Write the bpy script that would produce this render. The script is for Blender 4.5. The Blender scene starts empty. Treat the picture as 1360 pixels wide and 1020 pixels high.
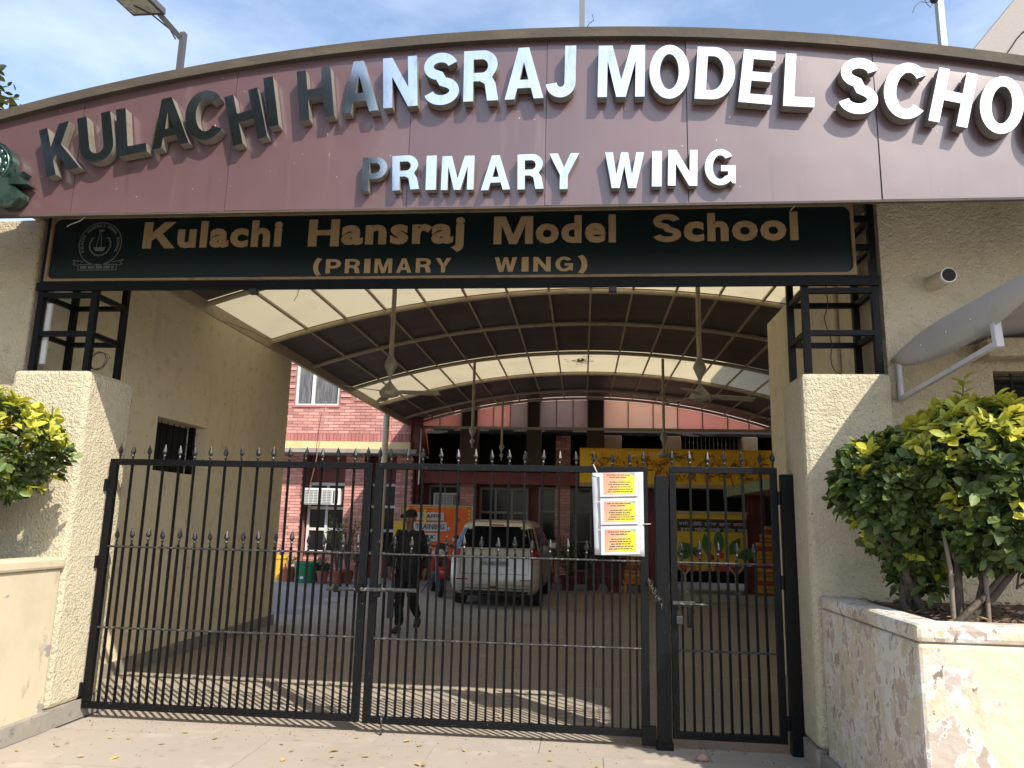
import bpy, bmesh, math, random
from math import sin, cos, pi, radians, sqrt, atan2
from mathutils import Vector, Matrix, Euler, noise as mnoise

sc = bpy.context.scene
C = sc.collection
rng = random.Random(7)

# ------------------------------------------------------------------ camera
cd = bpy.data.cameras.new('camera')
cam = bpy.data.objects.new('camera', cd); C.objects.link(cam)
RT = Vector((0.9953904, 0.0930873, 0.0)); 
RT = Vector((0.9953902, 0.0930873, 0.0230890)); UP = Vector((-0.0056281, -0.1836333, 0.9829787)); FW = Vector((-0.0957427, 0.9785773, 0.1822629))
m = Matrix.Identity(4)
for i in range(3):
    m[i][0] = RT[i]; m[i][1] = UP[i]; m[i][2] = -FW[i]
m[2][3] = 1.6
cam.matrix_world = m
cd.sensor_fit = 'HORIZONTAL'; cd.sensor_width = 36.0; cd.lens = 36.0 * 984.82 / 1360.0
cd.clip_start = 0.05; cd.clip_end = 600
sc.camera = cam

# ------------------------------------------------------------------ world, sun, exposure
SUN = Vector((0.69, -0.755, 1.0)).normalized()       # towards the sun
EL = math.asin(SUN.z); AZ = atan2(SUN.x, SUN.y)
w = bpy.data.worlds.new('World'); sc.world = w; w.use_nodes = True
nt = w.node_tree; nt.nodes.clear()
sky = nt.nodes.new('ShaderNodeTexSky'); sky.sky_type = 'NISHITA'; sky.sun_disc = False
sky.sun_elevation = EL; sky.sun_rotation = AZ; sky.altitude = 200; sky.air_density = 1.1; sky.dust_density = 1.7; sky.ozone_density = 1.6
tc = nt.nodes.new('ShaderNodeTexCoord'); mp = nt.nodes.new('ShaderNodeMapping'); mp.inputs['Scale'].default_value = (1.0, 1.0, 2.6)
nz = nt.nodes.new('ShaderNodeTexNoise'); nz.inputs['Scale'].default_value = 1.7; nz.inputs['Detail'].default_value = 7; nz.inputs['Roughness'].default_value = 0.58
rp = nt.nodes.new('ShaderNodeValToRGB'); rp.color_ramp.elements[0].position = 0.42; rp.color_ramp.elements[1].position = 0.78
rp.color_ramp.elements[0].color = (0.03, 0.03, 0.03, 1); rp.color_ramp.elements[1].color = (0.58, 0.58, 0.58, 1)
mx = nt.nodes.new('ShaderNodeMix'); mx.data_type = 'RGBA'; mx.inputs[7].default_value = (5.6, 6.0, 6.6, 1)
bg = nt.nodes.new('ShaderNodeBackground'); bg.inputs['Strength'].default_value = 0.15
out = nt.nodes.new('ShaderNodeOutputWorld')
L = nt.links.new
L(tc.outputs['Generated'], mp.inputs['Vector']); L(mp.outputs[0], nz.inputs['Vector']); L(nz.outputs['Fac'], rp.inputs['Fac'])
L(rp.outputs['Color'], mx.inputs[0]); L(sky.outputs[0], mx.inputs[6]); L(mx.outputs[2], bg.inputs['Color']); L(bg.outputs[0], out.inputs['Surface'])
sd = bpy.data.lights.new('sun', 'SUN'); sd.energy = 3.45; sd.angle = radians(0.53); sd.color = (1.0, 0.93, 0.81)
sun = bpy.data.objects.new('sun', sd); C.objects.link(sun); sun.location = (20, -20, 30)
sun.rotation_euler = SUN.to_track_quat('Z', 'Y').to_euler()
sc.view_settings.view_transform = 'Standard'; sc.view_settings.look = 'None'; sc.view_settings.gamma = 1.0
sc.view_settings.exposure = 0.94
try: sc.view_settings.use_curve_mapping = False
except Exception: pass

# ------------------------------------------------------------------ materials
def M(name, col, rough=0.6, metal=0.0, var=(), bump=None, rnd=0.0, trans=None, spec=0.5, coat=0.0, rndhue=None, island=False):
    """principled material; var = [(scale, colour2, lo, hi, detail, stretch)], bump = (scale, strength, distance, detail)"""
    mt = bpy.data.materials.new(name); mt.use_nodes = True
    n = mt.node_tree; b = n.nodes['Principled BSDF']; k = n.links.new
    b.inputs['Roughness'].default_value = rough; b.inputs['Metallic'].default_value = metal
    b.inputs['Specular IOR Level'].default_value = spec; b.inputs['Coat Weight'].default_value = coat
    t = n.nodes.new('ShaderNodeTexCoord')
    rgb = n.nodes.new('ShaderNodeRGB'); rgb.outputs[0].default_value = (*col, 1); cur = rgb.outputs[0]
    if rndhue:
        oi = n.nodes.new('ShaderNodeObjectInfo') if not island else n.nodes.new('ShaderNodeNewGeometry')
        src = oi.outputs['Random'] if not island else oi.outputs['Random Per Island']
        q = n.nodes.new('ShaderNodeMix'); q.data_type = 'RGBA'; k(src, q.inputs[0]); k(cur, q.inputs[6]); q.inputs[7].default_value = (*rndhue, 1); cur = q.outputs[2]
    for v in var:
        s, c2, lo, hi = v[:4]; det = v[4] if len(v) > 4 else 5; st = v[5] if len(v) > 5 else (1, 1, 1)
        mpn = n.nodes.new('ShaderNodeMapping'); mpn.inputs['Scale'].default_value = st; mpn.inputs['Location'].default_value = (s * 1.37, s * .71, s * .33)
        k(t.outputs['Object'], mpn.inputs['Vector'])
        z = n.nodes.new('ShaderNodeTexNoise'); z.inputs['Scale'].default_value = s; z.inputs['Detail'].default_value = det; z.inputs['Roughness'].default_value = 0.6
        k(mpn.outputs[0], z.inputs['Vector'])
        r = n.nodes.new('ShaderNodeMapRange'); r.inputs['From Min'].default_value = lo; r.inputs['From Max'].default_value = hi; r.interpolation_type = 'SMOOTHSTEP'
        k(z.outputs['Fac'], r.inputs['Value'])
        q = n.nodes.new('ShaderNodeMix'); q.data_type = 'RGBA'; k(r.outputs[0], q.inputs[0]); k(cur, q.inputs[6]); q.inputs[7].default_value = (*c2, 1); cur = q.outputs[2]
    if rnd:
        oi = n.nodes.new('ShaderNodeObjectInfo') if not island else n.nodes.new('ShaderNodeNewGeometry')
        src = oi.outputs['Random'] if not island else oi.outputs['Random Per Island']
        h = n.nodes.new('ShaderNodeHueSaturation'); r = n.nodes.new('ShaderNodeMapRange'); r.inputs['To Min'].default_value = 1 - rnd; r.inputs['To Max'].default_value = 1 + rnd
        k(src, r.inputs['Value']); k(r.outputs[0], h.inputs['Value']); k(cur, h.inputs['Color']); cur = h.outputs['Color']
    k(cur, b.inputs['Base Color'])
    if bump:
        z = n.nodes.new('ShaderNodeTexNoise'); z.inputs['Scale'].default_value = bump[0]; z.inputs['Detail'].default_value = bump[3] if len(bump) > 3 else 4
        k(t.outputs['Object'], z.inputs['Vector'])
        bp = n.nodes.new('ShaderNodeBump'); bp.inputs['Strength'].default_value = bump[1]; bp.inputs['Distance'].default_value = bump[2]
        k(z.outputs['Fac'], bp.inputs['Height']); k(bp.outputs[0], b.inputs['Normal'])
    if trans:
        tr = n.nodes.new('ShaderNodeBsdfTranslucent'); ms = n.nodes.new('ShaderNodeMixShader'); ms.inputs[0].default_value = trans
        h = n.nodes.new('ShaderNodeHueSaturation'); h.inputs['Value'].default_value = 1.15; k(cur, h.inputs['Color']); k(h.outputs[0], tr.inputs['Color'])
        k(b.outputs[0], ms.inputs[1]); k(tr.outputs[0], ms.inputs[2]); k(ms.outputs[0], n.nodes['Material Output'].inputs['Surface'])
    return mt

def stucco(name, col, dark, scale=46, strength=0.9, dist=0.02, stain=0.72):
    """thrown rough-cast plaster: voronoi blobs over noise"""
    mt = M(name, col, 0.92, var=[(1.1, dark, 0.5, stain, 6), (7, tuple(c * 0.82 for c in col), 0.5, 0.75, 5), (2.2, tuple(c * 0.8 for c in col), 0.56, 0.74, 8, (1.6, 1.6, 0.25)), (scale * .55, tuple(c * 0.5 for c in col), 0.64, 0.72, 4), (0.8, tuple(c * 0.72 for c in col), 0.60, 0.80, 9, (1, 1, 1.6))], spec=0.2)
    n = mt.node_tree; k = n.links.new; b = n.nodes['Principled BSDF']; t = n.nodes['Texture Coordinate']
    z = n.nodes.new('ShaderNodeTexNoise'); z.inputs['Scale'].default_value = scale; z.inputs['Detail'].default_value = 5; z.inputs['Roughness'].default_value = 0.62; z.inputs['Distortion'].default_value = 0.25
    v = n.nodes.new('ShaderNodeTexNoise'); v.inputs['Scale'].default_value = scale * 0.45; v.inputs['Detail'].default_value = 3
    k(t.outputs['Object'], z.inputs['Vector']); k(t.outputs['Object'], v.inputs['Vector'])
    a = n.nodes.new('ShaderNodeMath'); a.operation = 'MULTIPLY_ADD'; k(v.outputs['Fac'], a.inputs[0]); a.inputs[1].default_value = 0.7; k(z.outputs['Fac'], a.inputs[2])
    bp = n.nodes.new('ShaderNodeBump'); bp.inputs['Strength'].default_value = strength; bp.inputs['Distance'].default_value = dist
    k(a.outputs[0], bp.inputs['Height']); k(bp.outputs[0], b.inputs['Normal'])
    return mt

def peeling(name, masked=True):
    """cream paint flaking off white undercoat and bare brownish plaster"""
    mt = M(name, (0.54, 0.475, 0.36), 0.85, var=[
        (5.0, (0.47, 0.405, 0.285), 0.46, 0.66, 5),
        (3.4, (0.585, 0.565, 0.525), 0.495, 0.51, 7, (1, 1, .85)),
        (9.0, (0.51, 0.465, 0.40), 0.50, 0.62, 6),
        (5.2, (0.63, 0.615, 0.58), 0.535, 0.545, 8, (1, 1, .8)),
        (5.2, (0.43, 0.36, 0.305), 0.552, 0.562, 8, (1, 1, .8)),
        (8.3, (0.62, 0.60, 0.565), 0.575, 0.585, 8, (1, 1, .75)),
        (8.3, (0.37, 0.30, 0.25), 0.60, 0.605, 8, (1, 1, .75)),
        (14.0, (0.21, 0.165, 0.135), 0.645, 0.67, 7, (1.2, 1.2, .6)),
        (22.0, (0.44, 0.37, 0.30), 0.60, 0.66, 5)], bump=(11, 0.8, 0.02, 9), spec=0.25)
    if masked:      # flaking is worst by the corner and low down; the far part of the front is still sound
        n = mt.node_tree; k = n.links.new; b = n.nodes['Principled BSDF']; t = n.nodes['Texture Coordinate']
        cur = b.inputs['Base Color'].links[0].from_socket
        sx = n.nodes.new('ShaderNodeSeparateXYZ'); k(t.outputs['Object'], sx.inputs[0])
        z = n.nodes.new('ShaderNodeTexNoise'); z.inputs['Scale'].default_value = 3.5; z.inputs['Detail'].default_value = 9; k(t.outputs['Object'], z.inputs['Vector'])
        a = n.nodes.new('ShaderNodeMath'); a.operation = 'MULTIPLY_ADD'; k(z.outputs['Fac'], a.inputs[0]); a.inputs[1].default_value = 1.1; k(sx.outputs['X'], a.inputs[2])
        c = n.nodes.new('ShaderNodeMath'); c.operation = 'MULTIPLY_ADD'; k(sx.outputs['Z'], c.inputs[0]); c.inputs[1].default_value = 0.38; k(a.outputs[0], c.inputs[2])
        r = n.nodes.new('ShaderNodeMapRange'); r.inputs['From Min'].default_value = -1.62; r.inputs['From Max'].default_value = -1.59; k(c.outputs[0], r.inputs['Value'])
        q = n.nodes.new('ShaderNodeMix'); q.data_type = 'RGBA'; k(r.outputs[0], q.inputs[0]); k(cur, q.inputs[6]); q.inputs[7].default_value = (0.58, 0.505, 0.365, 1); k(q.outputs[2], b.inputs['Base Color'])
    return mt

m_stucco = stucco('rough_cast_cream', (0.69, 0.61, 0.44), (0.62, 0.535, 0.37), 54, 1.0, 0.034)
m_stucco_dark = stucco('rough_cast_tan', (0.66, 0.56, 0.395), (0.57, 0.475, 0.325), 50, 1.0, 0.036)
m_smoothwall = stucco('plaster_cream', (0.76, 0.665, 0.47), (0.69, 0.59, 0.405), 24, 0.45, 0.012)
m_plinth = M('cement_skirting', (0.27, 0.245, 0.21), 0.8, var=[(5, (0.36, 0.32, 0.27), 0.5, 0.7), (14, (0.17, 0.15, 0.13), 0.56, 0.7)], bump=(60, 0.3, 0.004))
m_planter = M('planter_plaster', (0.54, 0.47, 0.335), 0.8, var=[(2.3, (0.49, 0.42, 0.29), 0.45, 0.7), (5.5, (0.40, 0.33, 0.24), 0.62, 0.7, 7, (1, 1, .5)), (3.3, (0.30, 0.27, 0.25), 0.685, 0.70, 9)], bump=(30, 0.25, 0.006), spec=.3)
m_peel = peeling('peeling_paint')
m_peel2 = peeling('peeling_cap_paint', False)
m_cap = M('planter_cap', (0.60, 0.56, 0.48), 0.85, var=[(4, (0.47, 0.40, 0.29), 0.48, 0.6, 8), (11, (0.28, 0.23, 0.18), 0.60, 0.68, 8)], bump=(24, 0.5, 0.012, 8))
m_black = M('black_gate_paint', (0.003, 0.003, 0.0038), 0.42, spec=.2, var=[(60, (0.008, 0.008, 0.0105), 0.52, 0.7, 6), (70, (0.22, 0.21, 0.20), 0.70, 0.73, 4)], bump=(90, 0.35, 0.003, 5))
m_blackbar = M('black_bar_paint', (0.003, 0.0027, 0.003), 0.5, spec=.14, var=[(40, (0.007, 0.005, 0.0045), 0.5, 0.75, 5), (70, (0.32, 0.31, 0.29), 0.74, 0.77, 3)], bump=(120, 0.25, 0.002, 4))
m_rod = M('worn_rod_paint', (0.018, 0.018, 0.019), 0.5, var=[(45, (0.14, 0.13, 0.125), 0.52, 0.66, 5)], bump=(140, 0.3, 0.002))
m_spear = M('worn_spear_paint', (0.008, 0.008, 0.008), 0.42, spec=.4, var=[(45, (0.15, 0.14, 0.13), 0.54, 0.68, 4)], bump=(110, 0.3, 0.002))
m_gantry = M('black_lattice_paint', (0.003, 0.003, 0.0038), 0.5, spec=.2, var=[(40, (0.008, 0.008, 0.01), 0.5, 0.7)], bump=(60, 0.3, 0.003))
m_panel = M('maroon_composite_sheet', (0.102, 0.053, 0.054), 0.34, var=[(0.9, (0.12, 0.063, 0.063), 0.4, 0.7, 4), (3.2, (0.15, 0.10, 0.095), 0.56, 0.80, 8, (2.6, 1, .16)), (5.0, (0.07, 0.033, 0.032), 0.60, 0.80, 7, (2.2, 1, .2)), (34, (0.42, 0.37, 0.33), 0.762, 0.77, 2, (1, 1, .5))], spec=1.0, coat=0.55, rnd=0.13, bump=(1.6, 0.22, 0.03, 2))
m_rim = M('weathered_rim', (0.055, 0.042, 0.03), 0.8, var=[(5, (0.08, 0.062, 0.04), 0.45, 0.7, 7, (.5, 1, 2)), (9, (0.02, 0.018, 0.015), 0.66, 0.70, 8, (.6, 1, 2)), (3, (0.05, 0.043, 0.035), 0.52, 0.7, 6)], bump=(25, 0.4, 0.01, 6))
m_letter = M('polished_steel_face', (0.88, 0.90, 0.89), 0.12, 1.0, var=[(9, (0.62, 0.64, 0.60), 0.5, 0.75, 6, (2, 1, .5)), (24, (0.48, 0.46, 0.40), 0.66, 0.8, 6, (1.6, 1, .5))], bump=(3.5, 0.22, 0.012, 1))
m_letter2 = M('grimy_steel_side', (0.19, 0.17, 0.14), 0.55, 0.15, var=[(20, (0.11, 0.10, 0.08), 0.5, 0.75, 5)])
m_green = M('dark_green_board', (0.006, 0.014, 0.0145), 0.32, var=[(1.5, (0.009, 0.018, 0.0185), 0.4, 0.7), (40, (0.09, 0.10, 0.09), 0.735, 0.75, 3)])
m_gold = M('dull_gold_print', (0.35, 0.235, 0.115), 0.6, var=[(7, (0.29, 0.19, 0.09), 0.45, 0.7)])
m_crestp = M('grey_crest_print', (0.13, 0.14, 0.12), 0.6)
m_emblem = M('dark_green_emblem', (0.07, 0.12, 0.10), 0.22, 0.75, var=[(6, (0.12, 0.19, 0.16), 0.45, 0.6, 6), (15, (0.02, 0.05, 0.04), 0.5, 0.7, 6)], bump=(14, 0.4, 0.012))
m_slab = M('sandstone_paving', (0.41, 0.35, 0.29), 0.72, var=[(1.6, (0.36, 0.31, 0.255), 0.42, 0.7, 6), (9, (0.28, 0.24, 0.20), 0.58, 0.74, 7), (3.3, (0.43, 0.37, 0.31), 0.56, 0.75, 5), (2.2, (0.25, 0.21, 0.18), 0.66, 0.76, 8)], bump=(55, 0.22, 0.004, 5), rndhue=(0.315, 0.285, 0.25), rnd=0.08)
m_ground = M('grey_concrete_ground', (0.23, 0.215, 0.20), 0.85, var=[(0.6, (0.28, 0.26, 0.24), 0.4, 0.7, 6), (4, (0.17, 0.16, 0.15), 0.55, 0.75, 6)], bump=(30, 0.3, 0.006))
m_yard = M('yard_concrete', (0.25, 0.245, 0.245), 0.82, var=[(0.9, (0.30, 0.29, 0.285), 0.4, 0.7, 6), (5, (0.19, 0.185, 0.185), 0.55, 0.75, 6)], bump=(30, 0.3, 0.006))
m_pvclight = M('milky_roof_sheet', (0.60, 0.55, 0.435), 0.45, var=[(1.3, (0.55, 0.50, 0.39), 0.45, 0.75, 5), (2.5, (0.42, 0.37, 0.28), 0.66, 0.8, 7)], trans=0.82)
m_pvcdark = M('brown_roof_sheet', (0.135, 0.115, 0.105), 0.4, var=[(2, (0.105, 0.088, 0.08), 0.4, 0.7, 5, (.4, 2, 2))], trans=0.22, rnd=0.08)
m_rib = M('cream_steel_rib', (0.48, 0.40, 0.27), 0.5, var=[(8, (0.38, 0.30, 0.19), 0.5, 0.7), (30, (0.2, 0.15, 0.10), 0.66, 0.72)])
m_fan = M('cream_fan_enamel', (0.36, 0.33, 0.26), 0.45, var=[(10, (0.25, 0.22, 0.17), 0.5, 0.75)])
m_brick = M('pink_brick', (0.50, 0.235, 0.20), 0.85, rndhue=(0.57, 0.29, 0.245), rnd=0.22, var=[(14, (0.33, 0.115, 0.09), 0.52, 0.75)], bump=(70, 0.4, 0.005))
m_brickj = M('joined_brick', (0.49, 0.225, 0.19), 0.85, rndhue=(0.56, 0.28, 0.235), rnd=0.22, island=True, bump=(70, 0.4, 0.005))
m_soldier = M('deep_red_brick', (0.42, 0.16, 0.14), 0.85, rnd=0.13, bump=(70, 0.4, 0.005))
m_mortar = M('red_mortar', (0.29, 0.135, 0.115), 0.9, bump=(60, 0.3, 0.004))
m_maroon = M('maroon_paint', (0.17, 0.04, 0.038), 0.6, var=[(2, (0.13, 0.028, 0.028), 0.45, 0.7)])
m_redbeam = M('red_beam_paint', (0.24, 0.05, 0.048), 0.55, var=[(3, (0.19, 0.04, 0.04), 0.45, 0.7)])
m_band = M('yellow_cream_band', (0.68, 0.52, 0.26), 0.7, var=[(4, (0.6, 0.45, 0.22), 0.5, 0.7)])
m_slabgrey = M('grey_slab_edge', (0.30, 0.27, 0.24), 0.8, var=[(4, (0.22, 0.2, 0.18), 0.5, 0.7)])
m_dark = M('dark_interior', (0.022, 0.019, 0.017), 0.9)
m_glass = M('dark_window_glass', (0.010, 0.011, 0.012), 0.12, spec=0.22)
m_glasscurt = M('curtained_glass', (0.10, 0.105, 0.115), 0.12, var=[(9, (0.19, 0.18, 0.18), 0.45, 0.6, 3, (6, 1, .3))], spec=0.7)
m_whitef = M('white_window_frame', (0.62, 0.61, 0.58), 0.5, var=[(8, (0.5, 0.48, 0.45), 0.5, 0.7)])
m_greyf = M('grey_window_frame', (0.22, 0.21, 0.20), 0.5)
m_cream = M('cream_column_paint', (0.48, 0.38, 0.23), 0.75, var=[(4, (0.4, 0.3, 0.18), 0.5, 0.7)], bump=(40, .2, .004))
m_pink = M('pink_wall_paint', (0.60, 0.40, 0.36), 0.8, var=[(3, (0.55, 0.34, 0.30), 0.45, 0.7)])
m_pane_pink = M('frosted_pane_pink', (0.92, 0.70, 0.66), 0.38, trans=0.86, var=[(0.8, (0.86, 0.62, 0.58), 0.4, 0.8, 2)])
m_pane_grey = M('frosted_pane_grey', (0.62, 0.62, 0.63), 0.30, trans=0.8, var=[(0.9, (0.72, 0.62, 0.60), 0.4, 0.7, 2)])
m_pane_cream = M('frosted_pane_cream', (0.95, 0.86, 0.76), 0.36, trans=0.86, var=[(0.8, (0.88, 0.74, 0.66), 0.4, 0.8, 2)])
m_yellow = M('yellow_panel_paint', (0.92, 0.57, 0.02), 0.6, var=[(4, (0.88, 0.50, 0.015), 0.45, 0.7)], bump=(30, .2, .004))
m_yellow2 = M('yellow_relief_paint', (0.82, 0.44, 0.015), 0.6, rnd=0.1)
m_brownrel = M('brown_relief_paint', (0.30, 0.11, 0.02), 0.6)
m_orange = M('orange_sheet', (0.72, 0.125, 0.015), 0.6, var=[(3, (0.62, 0.10, 0.012), 0.45, 0.7)])
m_paper = M('white_paper', (0.50, 0.50, 0.505), 0.6)
m_plastic = M('clear_plastic_sleeve', (0.46, 0.485, 0.52), 0.25, var=[(6, (0.40, 0.42, 0.46), 0.5, 0.65, 4, (2, 1, 1))], bump=(9, 0.5, 0.01, 3))
m_ink = M('black_ink', (0.03, 0.025, 0.025), 0.6)
m_greenledge = M('green_ledge_paint', (0.19, 0.25, 0.13), 0.7, var=[(3, (0.16, 0.21, 0.11), 0.45, 0.7)])
m_soffit = M('pinkish_soffit', (0.42, 0.30, 0.22), 0.8)
m_awn = M('grey_sheet_awning', (0.40, 0.385, 0.385), 0.5, var=[(4, (0.33, 0.315, 0.31), 0.5, 0.7)])
m_tube = M('lilac_white_tube', (0.55, 0.53, 0.57), 0.4, var=[(9, (0.42, 0.38, 0.36), 0.56, 0.7)])
m_lamp = M('grey_lamp_metal', (0.11, 0.105, 0.11), 0.45, 0.4)
m_lens = M('lamp_lens', (0.42, 0.43, 0.36), 0.25, var=[(30, (0.3, 0.31, 0.24), 0.5, 0.6)])
m_pole = M('grey_pole_paint', (0.15, 0.155, 0.16), 0.5, 0.3)
m_poleg = M('pale_grey_pole', (0.36, 0.38, 0.36), 0.5, 0.1)
m_wire = M('black_wire', (0.02, 0.02, 0.02), 0.6)
m_wirebrown = M('tan_cord', (0.36, 0.22, 0.14), 0.7)
m_wirewhite = M('pale_cord', (0.6, 0.58, 0.52), 0.6)
m_concrete = M('grey_render_wall', (0.32, 0.285, 0.265), 0.85, var=[(1, (0.27, 0.24, 0.225), 0.45, 0.7), (3.5, (0.22, 0.19, 0.17), 0.6, 0.72, 8)], bump=(30, .25, .01))
m_bark = M('bark', (0.13, 0.095, 0.065), 0.9, bump=(40, 0.7, 0.01), var=[(12, (0.2, 0.16, 0.12), 0.5, 0.7)])
m_bushbark = M('bush_bark', (0.06, 0.045, 0.032), 0.9, bump=(50, 0.7, 0.01), var=[(14, (0.11, 0.085, 0.06), 0.5, 0.7)])
m_leafdark = M('mature_leaf', (0.05, 0.085, 0.025), 0.48, rndhue=(0.085, 0.12, 0.032), rnd=0.35, island=True, trans=0.25, spec=0.35)
m_leafyoung = M('young_leaf', (0.36, 0.40, 0.05), 0.4, rndhue=(0.54, 0.49, 0.06), rnd=0.2, island=True, trans=0.35)
m_leafmid = M('mid_leaf', (0.095, 0.15, 0.03), 0.4, rndhue=(0.15, 0.20, 0.035), rnd=0.25, island=True, trans=0.3)
m_leafo = M('single_mature_leaf', (0.05, 0.085, 0.025), 0.48, rndhue=(0.10, 0.135, 0.035), rnd=0.35, trans=0.25, spec=0.35)
m_leafyo = M('single_young_leaf', (0.34, 0.40, 0.05), 0.4, rndhue=(0.56, 0.50, 0.06), rnd=0.22, trans=0.35)
m_leaftree = M('tree_leaf', (0.045, 0.065, 0.016), 0.5, rndhue=(0.11, 0.11, 0.025), rnd=0.3, island=True, trans=0.3)
m_leaffar = M('neem_leaf', (0.016, 0.026, 0.010), 0.6, rndhue=(0.035, 0.042, 0.014), rnd=0.3, island=True, trans=0.1)
m_dry = M('dry_yellow_leaf', (0.50, 0.37, 0.10), 0.6, rndhue=(0.45, 0.30, 0.08), rnd=0.25)
m_soil = M('planter_soil', (0.075, 0.05, 0.035), 0.95, bump=(40, 0.8, 0.02))
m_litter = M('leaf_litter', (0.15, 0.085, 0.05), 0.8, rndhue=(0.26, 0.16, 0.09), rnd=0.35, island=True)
m_terra = M('terracotta', (0.34, 0.10, 0.055), 0.8, var=[(9, (0.27, 0.085, 0.05), 0.5, 0.7)])
m_greenbin = M('green_plastic', (0.012, 0.20, 0.085), 0.45)
m_blue = M('blue_plastic', (0.03, 0.10, 0.32), 0.45)
m_yellowpot = M('yellow_plastic', (0.75, 0.42, 0.02), 0.5)
m_white = M('white_plastic', (0.70, 0.70, 0.68), 0.45)
m_car = M('pale_silver_beige_paint', (0.56, 0.53, 0.465), 0.32, 0.25, coat=0.5, var=[(6, (0.50, 0.46, 0.39), .5, .75, 5)])
m_rubber = M('tyre_rubber', (0.018, 0.018, 0.019), 0.85)
m_blackpl = M('black_plastic', (0.02, 0.02, 0.022), 0.55)
m_redl = M('red_lamp', (0.30, 0.012, 0.012), 0.2)
m_clearl = M('clear_lamp', (0.55, 0.42, 0.36), 0.2)
m_chrome = M('chrome', (0.7, 0.7, 0.7), 0.15, 1.0)
m_redpaint = M('red_tank_paint', (0.38, 0.015, 0.02), 0.25, coat=0.6)
m_skin = M('brown_skin', (0.20, 0.105, 0.065), 0.55, var=[(30, (0.17, 0.085, 0.05), 0.5, 0.7)])
m_jacket = M('black_jacket', (0.005, 0.005, 0.0065), 0.75, bump=(30, 0.4, 0.01))
m_trouser = M('black_trousers', (0.004, 0.004, 0.005), 0.85, bump=(30, 0.4, 0.01))
m_knit = M('dark_knit', (0.022, 0.019, 0.02), 0.95, bump=(160, 0.5, 0.004))
m_hair = M('black_hair', (0.008, 0.007, 0.007), 0.6)
m_shirt = M('grey_shirt', (0.16, 0.15, 0.15), 0.8)
m_bluerefl = M('blue_reflection_and_cutout', (0.05, 0.11, 0.22), 0.12, spec=0.8)  # reflection painted into one quarter glass; also colours a cutout blue
m_stepred = M('red_painted_block', (0.50, 0.05, 0.03), 0.6)
m_stepyel = M('yellow_painted_block', (0.62, 0.33, 0.05), 0.6)
m_steporg = M('orange_painted_block', (0.58, 0.20, 0.03), 0.6)
m_trestle = M('cream_trestle', (0.50, 0.41, 0.29), 0.6)
m_paint_green = M('painted_leaf_green', (0.05, 0.16, 0.05), 0.6)
m_pinkfl = M('painted_pink', (0.62, 0.06, 0.16), 0.6)
m_boardyel = M('mustard_board', (0.66, 0.46, 0.03), 0.6)
m_pebble = M('brown_stone', (0.33, 0.22, 0.16), 0.8)
m_pg_pink = M('print_pink', (0.80, 0.36, 0.33), 0.6); m_pg_orange = M('print_orange', (0.80, 0.55, 0.28), 0.6)
m_pg_yel = M('print_yellow', (0.86, 0.72, 0.10), 0.6); m_pg_teal = M('print_teal', (0.22, 0.52, 0.50), 0.6)

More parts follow.
